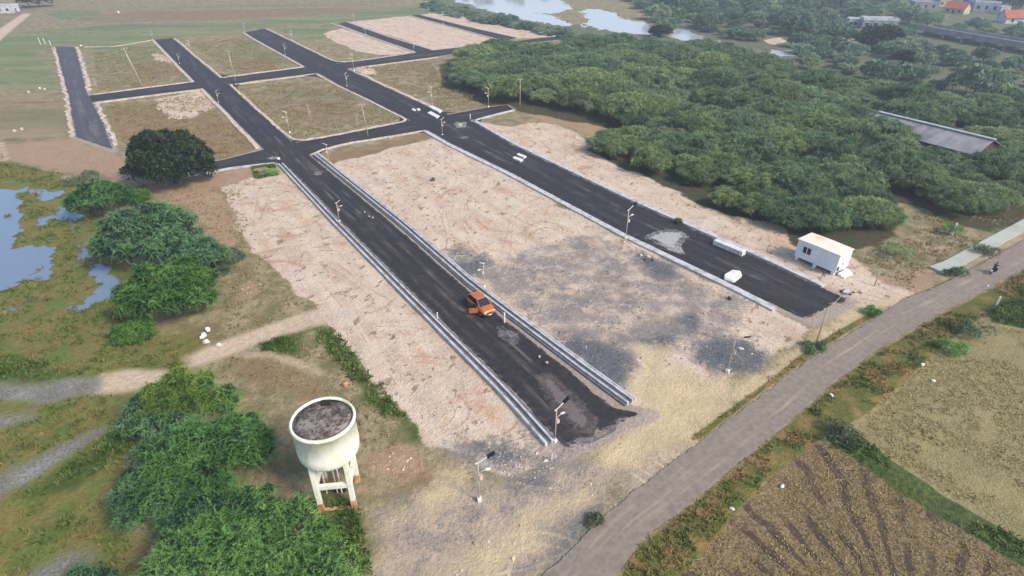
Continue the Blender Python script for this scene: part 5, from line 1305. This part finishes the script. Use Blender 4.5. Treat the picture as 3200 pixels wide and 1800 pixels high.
# ------------------------------------------------------------------ orange car with its front door open
M_ORANGE = simple("orange_paint", lin((196, 114, 62)), lin((186, 106, 58)), 2, 0.3, 0.2, 0.5)
M_GLASS = simple("dark_glass", lin((22, 26, 34)), lin((34, 38, 48)), 1.0, 0.1, 0, 0.6)
M_TYRE = simple("tyre_rubber", lin((26, 26, 28)), lin((34, 34, 36)), 3, 0.9)
M_TRIM = simple("black_trim", lin((34, 32, 32)), lin((44, 42, 42)), 3, 0.6)
M_RIM = simple("alloy", lin((170, 168, 168)), lin((140, 138, 138)), 3, 0.35, 0.6)
def make_car(loc, rz):
    r = thing('parked_car', "orange car parked on the asphalt lane with its driver's door open", 'car', loc, rz)
    # +x is the front; body built from lofted cross sections
    secs = [(-1.92, .62, .95, .50), (-1.80, .78, 1.02, .36), (-1.45, .85, 1.04, .24), (-.6, .87, 1.04, .22), (.4, .87, 1.03, .22), (.95, .86, 1.00, .22), (1.45, .83, .96, .24), (1.78, .76, .86, .30), (1.93, .62, .70, .40)]
    mb = MB(); vs, fs = [], []
    for x, hw, top, bot in secs:
        mid = (top + bot) * .5
        vs += [(x, -hw * .86, bot), (x, -hw, mid - .05), (x, -hw * .98, mid + .14), (x, -hw * .86, top - .03), (x, -hw * .5, top + .02), (x, hw * .5, top + .02), (x, hw * .86, top - .03), (x, hw * .98, mid + .14), (x, hw, mid - .05), (x, hw * .86, bot)]
    n = 10
    for i in range(len(secs) - 1):
        for k in range(n):
            fs.append((i * n + k, i * n + (k + 1) % n, (i + 1) * n + (k + 1) % n, (i + 1) * n + k))
    fs += [tuple(range(n)), tuple((len(secs) - 1) * n + k for k in range(n))]
    mb.add(vs, fs).build('body', M_ORANGE, r, smooth=True, bevel=.0)
    # greenhouse (glass) and roof
    gv = [(-1.72, .74, 1.0), (-1.45, .62, 1.50), (.25, .62, 1.53), (.98, .76, 1.0)]
    vs = []
    for x, hw, z in gv: vs += [(x, -hw, z), (x, hw, z)]
    MB().add(vs, [(0, 1, 3, 2), (2, 3, 5, 4), (4, 5, 7, 6), (6, 7, 1, 0), (0, 2, 4, 6), (1, 7, 5, 3)]).build('windows', M_GLASS, r, bevel=.05)
    MB().add([(-1.5, -.6, 1.49), (-1.5, .6, 1.49), (.22, .61, 1.52), (.22, -.61, 1.52), (-1.4, -.55, 1.57), (-1.4, .55, 1.57), (.1, .56, 1.59), (.1, -.56, 1.59)],
             [(0, 1, 2, 3), (4, 7, 6, 5), (0, 4, 5, 1), (1, 5, 6, 2), (2, 6, 7, 3), (3, 7, 4, 0)]).build('roof', M_ORANGE, r, bevel=.03)
    for sy in (-1, 1):
        MB().tube([(.98, sy * .75, 1.0), (.24, sy * .62, 1.52)], .045, 6).build('pillar', M_ORANGE, r)
        MB().tube([(-.55, sy * .765, 1.0), (-.6, sy * .63, 1.52)], .04, 6).build('pillar', M_TRIM, r)
        MB().tube([(-1.7, sy * .74, 1.0), (-1.46, sy * .62, 1.5)], .06, 6).build('pillar', M_ORANGE, r)
        MB().box(1.62, 1.9, min(sy * .42, sy * .72), max(sy * .42, sy * .72), .62, .78).build('headlight', M_LAMP, r, bevel=.04)
        MB().box(-1.95, -1.84, min(sy * .5, sy * .72), max(sy * .5, sy * .72), .7, .95).build('tail_light', simple("red_lens", lin((150, 30, 26)), lin((130, 24, 22)), 1, .3), r, bevel=.02)
        MB().box(.62, .8, min(sy * .84, sy * 1.02), max(sy * .84, sy * 1.02), 1.0, 1.13).build('mirror', M_ORANGE, r, bevel=.03)
        for x in (-1.2, 1.22):
            w = MB(); q = [(x, sy * (.66 + .01), .32), (x, sy * .88, .32)]
            w.tube(q, .32, 20)
            wo = w.build('wheel', M_TYRE, r, bevel=.03)
            MB().tube([(x, sy * .87, .32), (x, sy * .895, .32)], .2, 14).build('rim', M_RIM, wo)
    MB().box(1.78, 1.97, -.6, .6, .26, .46).build('bumper', M_TRIM, r, bevel=.05)
    MB().box(1.84, 1.955, -.38, .38, .56, .68).build('grille', M_TRIM, r, bevel=.02)
    MB().box(-1.97, -1.8, -.62, .62, .32, .5).build('rear_bumper', M_TRIM, r, bevel=.05)
    MB().box(1.972, 1.985, -.22, .22, .34, .45).build('number_plate', M_LAMP, r)
    # open driver's door, hinged just behind the front wheel on the car's right side
    m = Matrix.Translation((.85, -.86, 0)) @ Matrix.Rotation(math.radians(62), 4, 'Z')
    d = MB().box(-1.05, 0, -.05, .05, .32, .98, m).build('door', M_ORANGE, r, bevel=.03)
    MB().box(-1.0, -.12, -.03, .03, 1.0, 1.42, m).build('window', M_GLASS, d)
    MB().box(-.9, -.75, -.075, -.05, .8, .86, m).build('handle', M_TRIM, d)
    MB().box(-.25, .8, -.872, -.80, .36, .95).build('door_opening', M_DARK, r)
    return r
car_dir = (P(1288, 985) - P(1034, 735)).normalized()
cc_ = P(1210, 779)
car = make_car((cc_.x, cc_.y, .062), math.atan2(car_dir.y, car_dir.x))
car.scale = (1.08, 1.08, 1.08)

# ------------------------------------------------------------------ motorcycle and rider on the main road
def skin_figure(name, pts, edges, mat, parent):
    me = bpy.data.meshes.new(name)
    me.from_pydata([p for p, _ in pts], edges, [])
    o = bpy.data.objects.new(name, me); COL.objects.link(o)
    o.modifiers.new('skin', 'SKIN'); sub = o.modifiers.new('sub', 'SUBSURF'); sub.levels = 1; sub.render_levels = 1
    for i, (_, r_) in enumerate(pts): me.skin_vertices[0].data[i].radius = (r_, r_)
    me.skin_vertices[0].data[0].use_root = True
    me.materials.append(mat); o.parent = parent
    return o
mdir = (P(2576, 640) - P(2420, 725)).normalized()
mp0 = P(2497, 688)
bike = thing('motorcycle', "small dark motorcycle carrying a rider along the grey main road", 'motorcycle', (mp0.x, mp0.y, .06), math.atan2(mdir.y, mdir.x))
for x in (-.62, .65):
    w = MB(); n = 20; vs, fs = [], []
    for i in range(n):
        a = 2 * math.pi * i / n
        for k in range(6):
            b = 2 * math.pi * k / 6; R_ = .25 + .05 * math.cos(b)
            vs.append((x + R_ * math.cos(a), .05 * math.sin(b), .30 + R_ * math.sin(a)))
    for i in range(n):
        for k in range(6): fs.append((i * 6 + k, i * 6 + (k + 1) % 6, ((i + 1) % n) * 6 + (k + 1) % 6, ((i + 1) % n) * 6 + k))
    wo = w.add(vs, fs).build('wheel', M_TYRE, bike, smooth=True)
    MB().tube([(x, -.06, .3), (x, .06, .3)], .1, 12).build('hub', M_RIM, wo)
MB().box(-.25, .3, -.13, .13, .3, .58).build('engine', M_TRIM, bike, bevel=.04)
MB().lathe([(.02, .6), (.14, .62), (.17, .74), (.1, .82), (.02, .83)], 12, (.2, 0)).build('fuel_tank', M_BLACK, bike, smooth=True)
MB().box(-.75, .06, -.13, .13, .68, .78).build('seat', M_TRIM, bike, bevel=.04)
MB().tube([(.65, 0, .3), (.5, 0, .7), (.42, 0, .95)], .035, 8).build('fork', M_RIM, bike)
MB().tube([(.38, -.32, .98), (.46, 0, 1.0), (.38, .32, .98)], .02, 8).build('handlebar', M_RIM, bike)
MB().lathe([(.02, .78), (.09, .8), (.09, .9), (.02, .92)], 12, (.58, 0)).build('headlight', M_LAMP, bike)
MB().box(-.98, -.6, -.09, .09, .58, .64).build('mudguard', M_WHITE, bike, bevel=.02)
rid = thing('person', "person in dark clothes riding the motorcycle on the main road", 'person', (mp0.x, mp0.y, .06), math.atan2(mdir.y, mdir.x))
M_CLOTH = simple("dark_cloth", lin((38, 42, 56)), lin((52, 56, 70)), 3, .9); M_SKIN = simple("brown_skin", lin((120, 82, 62)), lin((108, 72, 54)), 3, .6)
pts = [((-.2, 0, .84), .14), ((-.16, 0, 1.08), .15), ((-.1, 0, 1.3), .15), ((-.07, 0, 1.42), .06), ((-.04, 0, 1.52), .085), ((-.03, 0, 1.62), .095), ((-.02, 0, 1.70), .06),
       ((-.1, -.2, 1.34), .06), ((.08, -.3, 1.12), .045), ((.34, -.28, 1.02), .035), ((-.1, .2, 1.34), .06), ((.08, .3, 1.12), .045), ((.34, .28, 1.02), .035),
       ((.2, -.2, .76), .085), ((.08, -.2, .36), .06), ((.2, -.22, .32), .045), ((.2, .2, .76), .085), ((.08, .2, .36), .06), ((.2, .22, .32), .045)]
edg = [(0, 1), (1, 2), (2, 3), (3, 4), (4, 5), (5, 6), (2, 7), (7, 8), (8, 9), (2, 10), (10, 11), (11, 12), (0, 13), (13, 14), (14, 15), (0, 16), (16, 17), (17, 18)]
body = skin_figure('body', pts, edg, M_SKIN, rid)
sp = [(p, r_ + .018) for i, (p, r_) in enumerate(pts) if i in (0, 1, 2, 7, 8, 10, 11)]
skin_figure('shirt', sp, [(0, 1), (1, 2), (2, 3), (3, 4), (2, 5), (5, 6)], M_CLOTH, rid)
tp = [(pts[i][0], pts[i][1] + .018) for i in (0, 13, 14, 16, 17)]
skin_figure('trousers', tp, [(0, 1), (1, 2), (0, 3), (3, 4)], M_TRIM, rid)
hb = bmesh.new(); bmesh.ops.create_uvsphere(hb, u_segments=12, v_segments=8, radius=.12)
me = bpy.data.meshes.new('hair'); 
for v in hb.verts: v.co.z = max(v.co.z, -.02)
hb.to_mesh(me); hb.free(); me.materials.append(M_BLACK); ho = bpy.data.objects.new('hair', me); COL.objects.link(ho); ho.location = (-.04, 0, 1.63); ho.parent = rid
hn = MB()
for sy in (-.28, .28):
    for f in range(4): hn.tube([(.34, sy + (f - 1.5) * .022, 1.03), (.42, sy + (f - 1.5) * .022, 1.02), (.42, sy + (f - 1.5) * .022, .97), (.37, sy + (f - 1.5) * .022, .965)], .011, 5)
    hn.tube([(.33, sy - math.copysign(.04, sy), 1.0), (.38, sy - math.copysign(.06, sy), .98), (.42, sy - math.copysign(.05, sy), .98)], .012, 5)
hn.build('fingers', M_SKIN, rid)

# ------------------------------------------------------------------ buildings
kr = NT("corrugated_sheet"); pr = kr.coords()
wv = kr.n("ShaderNodeTexWave", wave_type='BANDS', bands_direction='X'); wv.inputs['Scale'].default_value = 1.1; wv.inputs['Distortion'].default_value = .2; kr.l(pr, wv.inputs[0])
ns = kr.noise(.35, pr, 5, .65, sx=(1.6, .5, 1))
crf = kr.mix(kr.step(ns, .35, .65), lin((126, 124, 128)), lin((166, 162, 160))); crf = kr.mix(kr.math('MULTIPLY', wv.outputs['Fac'], .35), crf, lin((84, 82, 88)))
kr.bump(wv.outputs['Fac'], .5, .05); M_SHEET = kr.done(crf, .75)
M_BRICK = simple("brown_brick", lin((84, 64, 56)), lin((62, 48, 44)), 1.5, .9)
M_RIDGE = simple("pale_ridge", lin((168, 168, 174)), lin((146, 146, 150)), .8, .8)
RZ, EZ = 5.6, 3.4
r0, r1 = P(2212, 281, RZ), P(2503, 351, RZ)
ev0 = P(2163, 314, EZ)
ax_ = (r1 - r0); SL = ax_.length; ax_.normalize()
half = min(8.0, max(3.5, abs((ev0 - r0).cross(ax_).z)))
shed = thing('long_shed', "long shed with a grey corrugated gable roof, half sunk in the wood", 'shed', (r0.x, r0.y, -.1), math.atan2(ax_.y, ax_.x))
print("shed", SL, half)
MB().box(.5, SL - .5, -half + .5, half - .5, 0, EZ).build('wall', M_BRICK, shed)
for x in (.52, SL - .52):
    xi = x - .2 if x > 1 else x + .2
    MB().add([(x, -half + .5, EZ + .003), (x, half - .5, EZ + .003), (x, 0, RZ - .25), (xi, -half + .5, EZ + .003), (xi, half - .5, EZ + .003), (xi, 0, RZ - .25)], [(0, 1, 2), (3, 5, 4), (0, 3, 4, 1), (1, 4, 5, 2), (2, 5, 3, 0)]).build('gable', M_BRICK, shed)
for sy in (-1, 1):
    MB().add([(0, 0, RZ), (SL, 0, RZ), (SL, sy * half, EZ), (0, sy * half, EZ), (0, 0, RZ + .08), (SL, 0, RZ + .08), (SL, sy * half, EZ + .08), (0, sy * half, EZ + .08)], [(0, 1, 2, 3), (4, 7, 6, 5), (0, 4, 5, 1), (1, 5, 6, 2), (2, 6, 7, 3), (3, 7, 4, 0)]).build('roof_slope', M_SHEET, shed)
MB().prism([(-.1, RZ + .03), (SL + .1, RZ + .03), (SL + .1, RZ + .2), (-.1, RZ + .2)], -.5, .5).build('ridge_cap', M_RIDGE, shed)
MB().box(SL - .52, SL - .46, -1.2, 1.2, 0, 3).build('doorway', M_DARK, shed)

def flat_house(name, label, bp, L, Wd, H, rz, wall, roofm, par=.5, win=3, parapet=None):
    g = G(*bp); L, Wd, H = L * .85, Wd * .85, H * .85; r = thing(name, label, 'building', (g.x, g.y, g.z - .2), rz)
    MB().box(-L / 2, L / 2, -Wd / 2, Wd / 2, 0, H).build('wall', wall, r)
    MB().box(-L / 2 + .15, L / 2 - .15, -Wd / 2 + .15, Wd / 2 - .15, H + .003, H + .06).build('roof', roofm, r)
    pm = parapet or wall
    pb = MB().box(-L / 2 - .1, L / 2 + .1, -Wd / 2 - .1, -Wd / 2 + .12, H - .2, H + par).box(-L / 2 - .1, L / 2 + .1, Wd / 2 - .12, Wd / 2 + .1, H - .2, H + par)
    pb.box(-L / 2 - .1, -L / 2 + .12, -Wd / 2 + .12, Wd / 2 - .12, H - .2, H + par - .01).box(L / 2 - .12, L / 2 + .1, -Wd / 2 + .12, Wd / 2 - .12, H - .2, H + par - .01).build('parapet', pm, r)
    for i in range(win):
        x = -L / 2 + (i + .5) * L / win
        w = MB().box(x - .6, x + .6, -Wd / 2 - .08, -Wd / 2 + .05, H * .35, H * .7).build('window', M_DARK, r)
        MB().box(x - .75, x + .75, -Wd / 2 - .3, -Wd / 2 - .003, H * .72, H * .76).build('sunshade', pm, w)
    MB().box(L / 2 - .05, L / 2 + .05, -.5, .5, 0, 2.1).build('door', M_DARK, r)
    return r
def gable_house(name, label, bp, L, Wd, H, rise, rz, wall, roofm):
    g = G(*bp); L, Wd, H = L * .85, Wd * .85, H * .85; r = thing(name, label, 'house', (g.x, g.y, g.z - .2), rz)
    MB().box(-L / 2, L / 2, -Wd / 2, Wd / 2, 0, H).build('wall', wall, r)
    for s in (-1, 1):
        MB().add([(s * L / 2, -Wd / 2, H + .003), (s * L / 2, Wd / 2, H + .003), (s * L / 2, 0, H + rise), (s * (L / 2 - .2), -Wd / 2, H + .003), (s * (L / 2 - .2), Wd / 2, H + .003), (s * (L / 2 - .2), 0, H + rise)], [(0, 1, 2), (3, 5, 4), (0, 3, 4, 1), (1, 4, 5, 2), (2, 5, 3, 0)]).build('gable', wall, r)
    for sy in (-1, 1):
        e = (Wd / 2 + .5) / (Wd / 2)
        MB().add([(-L / 2 - .4, 0, H + rise + .05), (L / 2 + .4, 0, H + rise + .05), (L / 2 + .4, sy * (Wd / 2 + .5), H + rise - rise * e + .05), (-L / 2 - .4, sy * (Wd / 2 + .5), H + rise - rise * e + .05), (-L / 2 - .4, 0, H + rise + .2), (L / 2 + .4, 0, H + rise + .2), (L / 2 + .4, sy * (Wd / 2 + .5), H + rise - rise * e + .2), (-L / 2 - .4, sy * (Wd / 2 + .5), H + rise - rise * e + .2)],
                 [(0, 1, 2, 3), (4, 7, 6, 5), (0, 4, 5, 1), (1, 5, 6, 2), (2, 6, 7, 3), (3, 7, 4, 0)]).build('roof_slope', roofm, r)
    for x in (-L * .28, L * .28): MB().box(x - .5, x + .5, -Wd / 2 - .06, -Wd / 2 + .05, 1.0, 2.2).build('window', M_DARK, r)
    MB().box(-.5, .5, -Wd / 2 - .07, -Wd / 2 + .05, 0, 2.1).build('door', M_DARK, r)
    return r
M_TILE = simple("terracotta_tiles", lin((186, 104, 82)), lin((150, 80, 62)), 1.2, .85); M_LIME = simple("lime_washed_wall", lin((206, 204, 206)), lin((172, 172, 178)), .5, .85)
M_GREYR = simple("grey_terrace", lin((150, 152, 160)), lin((126, 128, 134)), .4, .9); M_BLUEW = simple("blue_painted_wall", lin((74, 108, 176)), lin((88, 122, 186)), .4, .8)
M_OCHRE = simple("beige_wall", lin((190, 176, 160)), lin((160, 148, 134)), .5, .85)
br = math.radians(-14)
flat_house('long_building', "long white building with a bright parapet, behind the big dark tree", (2206, 70), 17, 8, 4.6, br, M_GREYR, M_GREYR, .9, 4, M_LIME)
flat_house('low_building', "lower white building with a striped front, left of the long white one", (2158, 64), 11, 7, 3.6, br, M_LIME, M_LIME, .6, 5)
flat_house('village_house', "grey blue flat roofed house at the left end of the village", (2318, 22), 14, 10, 4.5, -.15, M_GREYR, M_GREYR, .4, 3)
gable_house('village_house', "house with an orange tiled roof beside the blue one", (2404, 32), 12, 8, 3.4, 2.6, -1.0, M_OCHRE, M_TILE)
flat_house('village_house', "taller house with a bright blue wall in the village", (2440, 22), 8, 8, 7.0, -.2, M_BLUEW, M_LIME, .6, 2, M_LIME)
flat_house('village_house', "white house with wide terrace between the blue house and the water tank", (2478, 28), 13, 9, 5.2, -.6, M_LIME, M_LIME, .6, 3)
flat_house('tank_room', "small white box shaped house right of the terrace house", (2521, 34), 5, 5, 4.4, -.2, M_LIME, M_LIME, .4, 1)
gable_house('village_house', "wide house with a reddish tiled roof at the right edge", (2552, 56), 15, 9, 3.4, 2.8, -.1, M_LIME, M_TILE)
flat_house('village_house', "pale blue walled house low at the right edge, below the red roof", (2586, 74), 9, 8, 4.0, -.3, M_LIME, M_LIME, .4, 2)
flat_house('village_house', "small mauve grey house behind the orange roofed one", (2366, 14), 8, 7, 4.2, .1, M_OCHRE, M_GREYR, .4, 2)
flat_house('farm_building', "pale flat building cut by the top left corner of the picture", (12, 30), 13, 10, 4.0, .2, M_LIME, M_GREYR, .5, 3)

# grey bridge
p0, p1 = P(2300, 84), P(2590, 138)
ab = p1 - p0; BL = ab.length
bridge = thing('road_bridge', "long low grey concrete bridge crossing the scrub at upper right", 'bridge', (p0.x, p0.y, -.1), math.atan2(ab.y, ab.x))
M_BR = simple("bridge_concrete", lin((150, 148, 152)), lin((126, 126, 128)), .3, .9)
MB().box(0, BL + 40, 0, 9, 1.7, 2.6).build('deck', M_BR, bridge)
for y in (-.25, 8.9):
    MB().box(0, BL + 40, y, y + .3, 1.65, 3.7).build('parapet', M_BR, bridge)
for i in range(int((BL + 40) / 9)):
    MB().box(4 + i * 9, 5 + i * 9, .4, 8.6, -.5, 1.697).build('pier', M_BR, bridge)

# ------------------------------------------------------------------ haze: one thin even body of air round everything
hz = NT("haze_air")
hz.t.nodes.remove(hz.b)
pv = hz.n("ShaderNodeVolumePrincipled")
pv.inputs['Color'].default_value = (0.80, 0.88, 1.0, 1)
pv.inputs['Density'].default_value = 0.0006
pv.inputs['Anisotropy'].default_value = 0.25
hz.l(pv.outputs[0], hz.out.inputs['Volume'])
ho = MB().box(-1600, 1700, -360, 1800, -2.5, 46).build('haze', hz.m)
tag(ho, "thin blue haze over the far country", None, kind='stuff')
